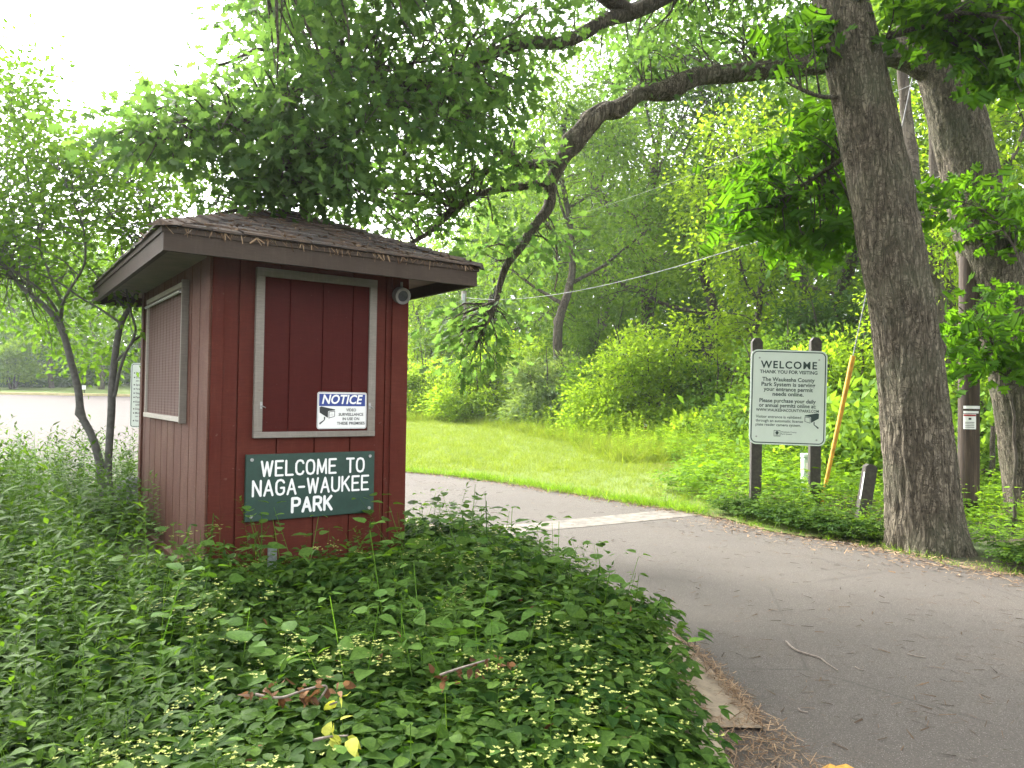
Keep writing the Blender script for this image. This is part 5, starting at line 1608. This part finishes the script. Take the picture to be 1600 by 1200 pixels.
def scatter(name, temps, spots, mat, rg, smin=0.8, smax=1.25, toneshift=0.25, parent=None, kind='stuff', tilt_=0.12):
    """spots: (x, y, z, scale)"""
    out = []
    k = rg.integers(0, len(temps), len(spots))
    for ti, (V, T, A) in enumerate(temps):
        idx = np.nonzero(k == ti)[0]
        if len(idx) == 0: continue
        S = np.array([spots[i] for i in idx], float)
        n = len(S); a = rg.uniform(0, 2 * np.pi, n); s = S[:, 3] * rg.uniform(smin, smax, n)
        tx, ty = rg.normal(size=n) * tilt_, rg.normal(size=n) * tilt_
        X = V[None, :, 0] * np.cos(a)[:, None] - V[None, :, 1] * np.sin(a)[:, None]
        Y = V[None, :, 0] * np.sin(a)[:, None] + V[None, :, 1] * np.cos(a)[:, None]
        Z = np.repeat(V[None, :, 2], n, 0)
        X = (X + Z * tx[:, None]) * s[:, None] + S[:, 0:1]; Y = (Y + Z * ty[:, None]) * s[:, None] + S[:, 1:2]; Z = Z * s[:, None] + S[:, 2:3]
        VV = np.stack([X, Y, Z], -1).reshape(-1, 3)
        TT = (T[None] + (np.arange(n) * len(V))[:, None, None]).reshape(-1, 3)
        AA = np.clip(A[None] + (rg.random(n)[:, None] - 0.5) * 2 * toneshift, 0, 1).reshape(-1)
        out.append((VV, TT, AA))
    V, T, A = merge(out)
    o = arr_obj(name, V, T, mat, parent, var=A)
    if kind: tag(o, kind=kind)
    return o

rg = np.random.default_rng(50)
GREENP = {'ovate', 'round', 'lance', 'stemh'}
t_pin = [bake(plant('pinnate', rg)) for _ in range(8)]
t_bro = [bake(plant('broad', rg)) for _ in range(8)]
t_tall = [bake(plant('tall', rg)) for _ in range(8)]
fl_rec = [plant('flower', rg) for _ in range(8)]
t_flo = [bake(r, {'petal'}) for r in fl_rec]
t_fst = [bake(r, {'stemh'}) for r in fl_rec]

cI, sI = math.cos(YAW), math.sin(YAW)
def booth_local(x, y):
    dx, dy = x + 2.127, y - 5.356
    return dx * cI + dy * sI, -dx * sI + dy * cI
IP = [(p[0], p[1]) for p in ISL2]
def inside(x, y, poly):
    ins = False; j = len(poly) - 1
    for i in range(len(poly)):
        if (poly[i][1] > y) != (poly[j][1] > y) and x < (poly[j][0] - poly[i][0]) * (y - poly[i][1]) / (poly[j][1] - poly[i][1]) + poly[i][0]: ins = not ins
        j = i
    return ins
def tallness(x, y):
    """0 = low cover, 1 = tall weeds (towards the left)"""
    u_, v_ = booth_local(x, y)
    return 1 / (1 + math.exp(-(-x - 1.65 - 0.25 * (y - 3)) * 3.0 - 1.5 * noise.noise(Vector((x * 1.2, y * 1.2, 0)))))
def bed_spots(n, rg, ok, ymax=9.6):
    out = []
    while len(out) < n:
        y = 1.35 + (ymax - 1.35) * rg.random() ** 1.35
        x = rg.uniform(max(-9, -0.95 * y - 0.6), 1.0)
        if not inside(x, y, IP): continue
        u_, v_ = booth_local(x, y)
        if -0.03 < u_ < BW + 0.02 and -0.03 < v_ < BL + 0.05: continue
        if kerb_cut(x, y): continue
        s = ok(x, y, u_, v_)
        if s <= 0: continue
        if y < 3.6 and ok.__name__ in ('ok_bro', 'ok_light'): s *= 0.72
        if y < 3.6: s *= min(1.0, 0.62 + max(0.0, 0.72 - x) * 0.6)
        out.append((x, y, 0.10, s))
    return out
def kerb_cut(x, y):
    return x > 0.60 - 0.16 * noise.noise(Vector((x * 5, y * 5, 0))) and y < 3.25
def near_left(u_, v_): return -0.75 < u_ < 0 and -0.1 < v_ < 1.9
def height_scale(x, y, u_, v_):
    s = 1.05 + 0.55 * noise.noise(Vector((x * 1.4, y * 1.4, 4))) + (0.22 if y > 4.0 and x > -0.7 else 0)
    if near_left(u_, v_): s *= 0.30
    if v_ < 0 and 0 < u_ < 1.6: s *= min(1.0, 0.42 + 0.55 * -v_)
    return s
def ok_pin(x, y, u_, v_):
    if y > 6.5 and u_ > -0.3: return 0
    if noise.noise(Vector((x * 3.1, y * 3.1, 9))) < -0.33: return 0
    return height_scale(x, y, u_, v_) * (1.0 if tallness(x, y) < 0.5 or random.random() < 0.45 else 0)
scatter('ground_cover', t_pin, bed_spots(6200, rg, ok_pin, 7.5), M['cover'], rg)
def ok_bro(x, y, u_, v_):
    k_ = noise.noise(Vector((x * 1.1 + 5, y * 1.1, 0)))
    return height_scale(x, y, u_, v_) if k_ > -0.15 + 0.25 * random.random() else 0
scatter('ground_cover', t_bro, bed_spots(750, rg, ok_bro, 8.5), M['cover'], rg, 0.8, 1.3)
def ok_up(x, y, u_, v_):
    if near_left(u_, v_): return 0
    k_ = noise.noise(Vector((x * 1.3 + 11, y * 1.3, 2)))
    if x > 0.15 and y < 3.6: return 0
    e_ = 0.0
    return 0.42 + 0.3 * random.random() if k_ > 0.12 - e_ else 0
scatter('ground_cover', t_tall[:5], bed_spots(330, rg, ok_up, 6.5), M['cover'], rg, 0.7, 1.1, tilt_=0.2)
def ok_upb(x, y, u_, v_):
    return 1.35 if noise.noise(Vector((x * 1.5 - 7, y * 1.5, 2))) > 0.05 and y > 3.0 and not near_left(u_, v_) else 0
scatter('ground_cover', t_bro, bed_spots(260, rg, ok_upb, 6.8), M['cover_light'], rg, 0.75, 1.25, tilt_=0.25)
def ok_light(x, y, u_, v_):
    if x > 0.0 or y > 6.8: return height_scale(x, y, u_, v_) if random.random() < 0.8 else 0
    return height_scale(x, y, u_, v_) * 1.05 if random.random() < 0.10 else 0
scatter('ground_cover', t_bro + t_pin, bed_spots(700, rg, ok_light), M['cover_light'], rg, 0.7, 1.15)
def ok_tall(x, y, u_, v_):
    if near_left(u_, v_) or (u_ > -0.15 and v_ < 0.1): return 0
    t = tallness(x, y)
    return (0.55 + 0.45 * t) if t > random.random() * 0.9 + 0.1 else 0
scatter('tall_weeds', t_tall, bed_spots(1500, rg, ok_tall), M['cover'], rg, 0.7, 1.05)
def ok_back(x, y, u_, v_): return 0.85 if (y > 6.4 and x < -2.8) else 0
scatter('tall_weeds', t_tall + t_bro, bed_spots(900, rg, ok_back), M['cover_light'], rg, 0.7, 1.1)
def ok_flo(x, y, u_, v_):
    if near_left(u_, v_): return 0
    k_ = noise.noise(Vector((x * 1.6, y * 1.6, 8)))
    return height_scale(x, y, u_, v_) * (0.7 if v_ > -0.9 else 1.04) if k_ > 0.02 and tallness(x, y) < 0.45 and y < 6 else 0
fs = bed_spots(115, rg, ok_flo, 6.0)
st_ = rg.bit_generator.state
scatter('small_flowers', t_flo, fs, M['flower'], np.random.default_rng(9), 0.95, 1.2)
scatter('flower_stalks', t_fst, fs, M['cover'], np.random.default_rng(9), 0.95, 1.2)

# single tall weeds one can point at
def weed(px, ptop, d, label, seed, mat='cover', wide=False, size=1.0):
    rgw = np.random.default_rng(seed)
    b_ = Vector((P(px, 800, d).x, d, 0.09)); top = P(px, ptop, d)
    h = top.z - b_.z
    o = empty('weed', tuple(b_)); tag(o, label, 'weed', 'tall weeds standing out of the bed')
    bend = Vector((rgw.normal() * 0.05, rgw.normal() * 0.04, 0))
    pts = [Vector((0, 0, 0)) + bend * 0, Vector((0, 0, h * 0.5)) + bend * 0.5, Vector((0, 0, h)) + bend]
    T_ = Tubes(); sk = limb(T_, pts, 0.0055, 0.003, 6); T_.build('stem', M['cover_light'], o)
    pos, dr, nrm_, ss, ww = [], [], [], [], []
    n_ = int(h * 26)
    for i in range(n_):
        t = 0.25 + 0.75 * i / n_; p = sk[min(int(t * (len(sk) - 1)), len(sk) - 1)][0]
        for s in (0, math.pi):
            a = i * 1.4 + s + rgw.random() * 0.5
            pos.append(tuple(p)); dr.append((math.cos(a), math.sin(a), rgw.uniform(-0.8, 0.25))); nrm_.append((rgw.normal() * .6, -0.9 + rgw.normal() * .5, 0.8)); ss.append(size * rgw.uniform(0.065, 0.11) * (1.25 - 0.6 * t)); ww.append(1.0 if wide else 0.75)
    V, T, ix = place(OVATE if wide else LANCE if seed % 2 else OVATE, np.array(pos), np.array(dr, float), np.array(nrm_, float), np.array(ss), np.array(ww))
    arr_obj('leaves', V, T, M[mat], o, var=rgw.random(len(pos))[ix])
weed(765, 782, 4.9, 'tallest thin weed standing against the asphalt right of the booth', 61)
weed(700, 832, 4.9, 'leafy weed with drooping leaves in front of the concrete strip', 62, wide=True)
weed(655, 826, 5.2, 'thin weed with small leaves right beside the booth corner', 63)
weed(820, 850, 4.6, 'slim weed with sparse leaves right of the tallest weed', 64)
weed(882, 868, 4.5, 'small weed tip in front of the asphalt near the middle', 65)
weed(930, 880, 4.4, 'weed with broad leaves leaning over the asphalt', 66, wide=True)
weed(978, 905, 4.2, 'weed with upright stem near the right tip of the bed', 67)
weed(1010, 930, 4.0, 'light green weed at the right edge of the bed', 68, 'cover_light')
weed(326, 800, 5.15, 'thin dry looking weed in front of the booth corner', 69, size=0.8)
weed(355, 842, 5.05, 'short weed with a leafy tip left of the green board', 70)
weed(408, 800, 5.15, 'slim weed reaching up to the lower edge of the green board', 71, size=0.7)
weed(735, 808, 4.8, 'bushy weed just left of the tallest thin weed', 73, wide=True)
weed(790, 828, 4.6, 'broad leaved weed close to the right of the tallest thin weed', 74, wide=True, size=0.9)
weed(675, 812, 5.0, 'upright weed between the booth corner and the drooping leafy weed', 75)
weed(850, 865, 4.5, 'low bushy weed where the bed meets the open asphalt', 76, wide=True)
weed(945, 905, 4.2, 'slim leafy weed near the right end of the bed', 77, wide=True)
weed(610, 850, 5.4, 'leafy weed at the right end of the booth front', 72, wide=True)

# withered sprig and yellowing leaves in the cover
rgd = np.random.default_rng(90)
def leaf_clump(name, pxs, d, n, sz, mat, label, cat, tmpl=OVATE, sp=0.06, zb=-0.4):
    pts = [P(px, py, d) for px, py in pxs]
    base = pts[0].copy()
    o = empty(name, tuple(base)); tag(o, label, cat)
    T_ = Tubes(); limb(T_, pts if len(pts) > 1 else [pts[0], pts[0] + Vector((0.1, 0, 0.02))], 0.005, 0.003, 6); T_.build('stem', M['stick'], o, base)
    c = np.array([tuple(pts[rgd.integers(0, len(pts))]) for _ in range(n)]) + rgd.normal(size=(n, 3)) * sp * np.array([1, .6, .4])
    V, T, ix = place(tmpl, c - np.array(tuple(base)), rdir(n, rgd, zb, 0.7), rdir(n, rgd, 0.5), rgd.uniform(sz * .6, sz * 1.2, n), rgd.uniform(.6, 1.1, n))
    arr_obj('leaves', V, T, M[mat], o, var=rgd.random(n)[ix])
leaf_clump('withered_sprig', [(400, 1085), (440, 1090), (480, 1078), (515, 1068), (500, 1095)], 2.46, 40, 0.040, 'dead', 'withered sprig with curled brown leaves lying on the ground cover', 'dead plant', sp=0.03)
leaf_clump('withered_sprig', [(690, 1058), (735, 1045), (770, 1032)], 2.70, 26, 0.036, 'dead', 'smaller withered twig with tan leaves right of the yellow leaves', 'dead plant', sp=0.03)
leaf_clump('yellowed_plant', [(495, 1160), (520, 1150), (545, 1145)], 2.20, 9, 0.062, 'yellow_leaf', 'low plant with bright yellow wilted leaves near the bottom of the view', 'plant', ROUND, 0.035, 0.1)
leaf_clump('yellowed_plant', [(520, 1095), (532, 1090)], 2.42, 3, 0.058, 'yellow_leaf', 'single yellow leaf pair just right of the brown sprig', 'plant', ROUND, 0.015, 0.1)

# dry bits caught in the cover
dsp = bed_spots(170, rg, lambda x, y, u_, v_: 1.0 if noise.noise(Vector((x * 2.2, y * 2.2, 20))) > 0.05 and tallness(x, y) < 0.5 else 0, 5.5)
pos = np.array([(x, y, 0.22 + 0.17 * random.random()) for x, y, z, s_ in dsp])
V, T, ix = place(LANCE, pos, rdir(len(pos), rg, -0.1, 0.5), rdir(len(pos), rg, 0.7), rg.uniform(0.03, 0.075, len(pos)), rg.uniform(0.6, 1.6, len(pos)))
tag(arr_obj('dry_leaves', V, T, M['dead'], var=rg.random(len(pos))[ix]), kind='stuff')
# ------------------------------------------------------------------ verge herbs, grass, litter
def verge_spots(n, rg, f, y0, y1, x0, x1):
    out = []
    tries = 0
    while len(out) < n and tries < n * 40:
        tries += 1
        y = y0 + (y1 - y0) * rg.random() ** 1.3; x = rg.uniform(x0, x1)
        if abs(x) > 0.78 * y + 1: continue
        s = f(x, y)
        if s > 0: out.append((x, y, terrain(x, y) + 0.02, s))
    return out
def f_verge(x, y):
    e = x - edge_x(y)
    if e < 0.10: return 0
    if math.hypot(x - baseA.x + .05, y - baseA.y + .35) < 0.62: return 0
    xw = float(np.interp(y, [5, 9.0, 10.3, 11.5, 14, 19, 24], [0, 2.0, 2.2, 2.4, 3.2, 4.0, 3.0]))
    if x < xw - 0.4 * noise.noise(Vector((x, y, 0))): return 0
    dens = 0.6 + 0.8 * noise.noise(Vector((x * 0.8, y * 0.8, 3)))
    if random.random() > dens + 0.35: return 0
    return min(1.0, 0.30 + e * 0.45) * (1.25 if y > 9.5 else 0.95)
vs = verge_spots(4200, rg, f_verge, 5.2, 24, 0, 17)
scatter('verge_herbs', t_bro + t_pin[:4], vs, M['verge'], rg, 0.8, 1.5)
scatter('verge_herbs', t_tall + t_bro, verge_spots(700, rg, lambda x, y: f_verge(x, y) * 0.62 if random.random() < 0.5 else 0, 6, 22, 0, 16), M['wood_b'], rg, 0.6, 1.1)
# darker herbs at the foot of the sign and trunk
def f_dark(x, y):
    e = x - edge_x(y)
    return 0.95 if 0.22 < e < 0.9 and 2.2 < x and y < 9.6 and math.hypot(x - baseA.x + .05, y - baseA.y + .35) > 0.62 else 0
scatter('verge_herbs', t_pin + t_bro, verge_spots(520, rg, f_dark, 5.5, 10, 2, 8), M['cover'], rg, 0.8, 1.2)
tag_last = None

# grass tufts
def tuft(rg, n=9, h=0.10, sp=0.03):
    pos = rg.normal(size=(n, 3)) * np.array([sp, sp, 0]); d = rdir(n, rg, 1.6, 0.6)
    V, T, ix = place(BLADE, pos, d, rdir(n, rg), rg.uniform(h * .6, h * 1.2, n), rg.uniform(1.2, 2.2, n) * 0.6)
    return V, T, rg.random(n)[ix]
t_gr = [tuft(rg, 12, 0.085, 0.05) for _ in range(6)]
t_gt = [tuft(rg, 26, 0.34, 0.16) for _ in range(6)]
def f_lawn(x, y):
    e = x - edge_x(y)
    if e < 0.02: return 0
    xw = float(np.interp(y, [8, 9, 11, 14, 20, 28, 40], [2.2, 2.4, 3.0, 4.0, 4.6, 3.0, 0]))
    return (1.0 if y < 14 else 1.35) if x < xw else 0
gsx = verge_spots(17000, rg, f_lawn, 8, 30, -9, 5)
scatter('lawn_grass', t_gr, gsx, M['grass'], rg, 0.7, 1.4)
def f_edgegrass(x, y):
    e = x - edge_x(y)
    return (1.3 if x < 2.4 else 0.7) if 0.0 < e < 0.22 and (x < 2.4 or random.random() < 0.25) else 0
scatter('lawn_grass', t_gr, verge_spots(1500, rg, f_edgegrass, 5.5, 17, -5, 7), M['verge'], rg, 0.8, 1.6)
def f_meadow(x, y):
    xa, xb = np.interp(y, [16, 20, 24, 28, 33], [2.3, 1.6, 0.2, -1.8, -4.0]), np.interp(y, [16, 20, 24, 28, 33], [6, 6, 5, 3.5, 1])
    if y > 28: xa -= 3
    return 1.0 if xa < x < xb else 0
scatter('meadow_grass', t_gt, verge_spots(1500, rg, f_meadow, 16, 33, -9, 7), M['grass'], rg, 0.6, 1.3)
scatter('meadow_herbs', t_tall, verge_spots(700, rg, f_meadow, 16, 33, -9, 7), M['wood_b'], rg, 0.6, 1.1)
# undergrowth through the woods
def f_under(x, y): return 1.0 if x > np.interp(y, [12, 16, 22, 30, 45], [4.8, 5.5, 6, 2, -6]) else 0
bsh = [tuft(rg, 1)] 
ub = []
for _ in range(5):
    c = blob_centers(26, [(0, 0, 0.5, 0.8, 0.8, 0.5)], rg, 0.1); c[:, 2] = np.abs(c[:, 2])
    pos = np.repeat(c, 12, 0) + rg.normal(size=(26 * 12, 3)) * 0.15
    V, T, ix = place(DIAMOND, pos, rdir(len(pos), rg, 0.2), rdir(len(pos), rg, 0.9), rg.uniform(.09, .16, len(pos)))
    ub.append((V, T, np.repeat(rg.random(26), 12)[ix]))
scatter('undergrowth', ub, verge_spots(520, rg, f_under, 12, 44, -8, 32), M['wood_a'], rg, 0.7, 1.8)

# brown litter: gutter mulch, edge of the asphalt, twigs on the road
def chips(name, pts, rg, smin, smax, wmin=0.1, wmax=0.5, zj=0.01, flat_=0.15, mat='litter'):
    pts = np.array(pts); n = len(pts)
    pts[:, 2] += rg.random(n) * zj
    V, T, ix = place(CHIP, pts, rdir(n, rg, 0, flat_), np.array([0, 0, 1.0]) + rg.normal(size=(n, 3)) * 0.25, rg.uniform(smin, smax, n), rg.uniform(wmin, wmax, n))
    tag(arr_obj(name, V, T, M[mat], var=rg.random(n)[ix]), kind='stuff')
gl = [p for p in kl if p.y > 0.8]
pts = []
while len(pts) < 9000:
    i = rg.integers(0, len(gl) - 1); p = gl[i].lerp(gl[i + 1], rg.random()); nx_ = offset_line([gl[i], gl[i + 1]], 1.0)[0] - gl[i]
    near = p.y < 3.35
    o = rg.uniform(0.13, 0.52 + 0.10 * noise.noise(p * 3)) if near else (0.14 + abs(rg.normal()) * 0.05 if rg.random() < 0.5 else 0.42 + rg.normal() * 0.035)
    if p.y > 4.4 and rg.random() < 0.6: continue
    q_ = p + nx_ * o
    pts.append((q_.x, q_.y, 0.030 if (o > 0.425 or p.y < 3.25) else 0.046))
chips('mulch', pts, rg, 0.012, 0.06, 0.05, 0.30, 0.022, 0.25)
pts = []
while len(pts) < 9500:
    y = 5 + 12 * rg.random() ** 1.4; x = edge_x(y) - abs(rg.normal()) * 0.20 * (1.8 if y < 9 else 1) + (0.38 * rg.random() if y < 9.5 else 0.06)
    pts.append((x, y, terrain(x, y) + 0.026))
chips('edge_litter', pts, rg, 0.02, 0.07, 0.12, 0.6, 0.01)
pts = []
while len(pts) < 2600:
    y = 2.4 + 14 * rg.random() ** 1.3; x = rg.uniform(-0.3, 1) * 0.75 * y + 0.3
    if x > edge_x(y) or inside(x, y, IP): continue
    if rg.random() > 0.25 + 0.75 * (x / max(edge_x(y), .5)) ** 2: continue
    pts.append((x, y, terrain(x, y) + 0.0235))
chips('road_litter', pts, rg, 0.012, 0.085, 0.04, 0.28, 0.003, 0.05, 'dark_litter')
pts = []
while len(pts) < 4500:
    y = 9 + 12 * rg.random(); x = edge_x(y) + rg.uniform(0.9, 9)
    if x < 3.0: continue
    pts.append((x, y, terrain(x, y) + 0.035))
chips('leaf_litter', pts, rg, 0.05, 0.12, 0.3, 1.0, 0.03, 0.3)

# ------------------------------------------------------------------ the hazy summer air
mb = MB(); mb.box(-130, 130, -16, 100, -1.2, 32)
hz = bpy.data.materials.new('haze'); hz.use_nodes = True
hn = hz.node_tree; hn.nodes.clear()
pv = hn.nodes.new('ShaderNodeVolumePrincipled'); ho = hn.nodes.new('ShaderNodeOutputMaterial')
pv.inputs['Color'].default_value = (0.86, 0.92, 0.96, 1); pv.inputs['Density'].default_value = 0.0006; pv.inputs['Anisotropy'].default_value = 0.55
hn.links.new(pv.outputs[0], ho.inputs['Volume'])
tag(mb.build('haze', hz), kind='stuff')
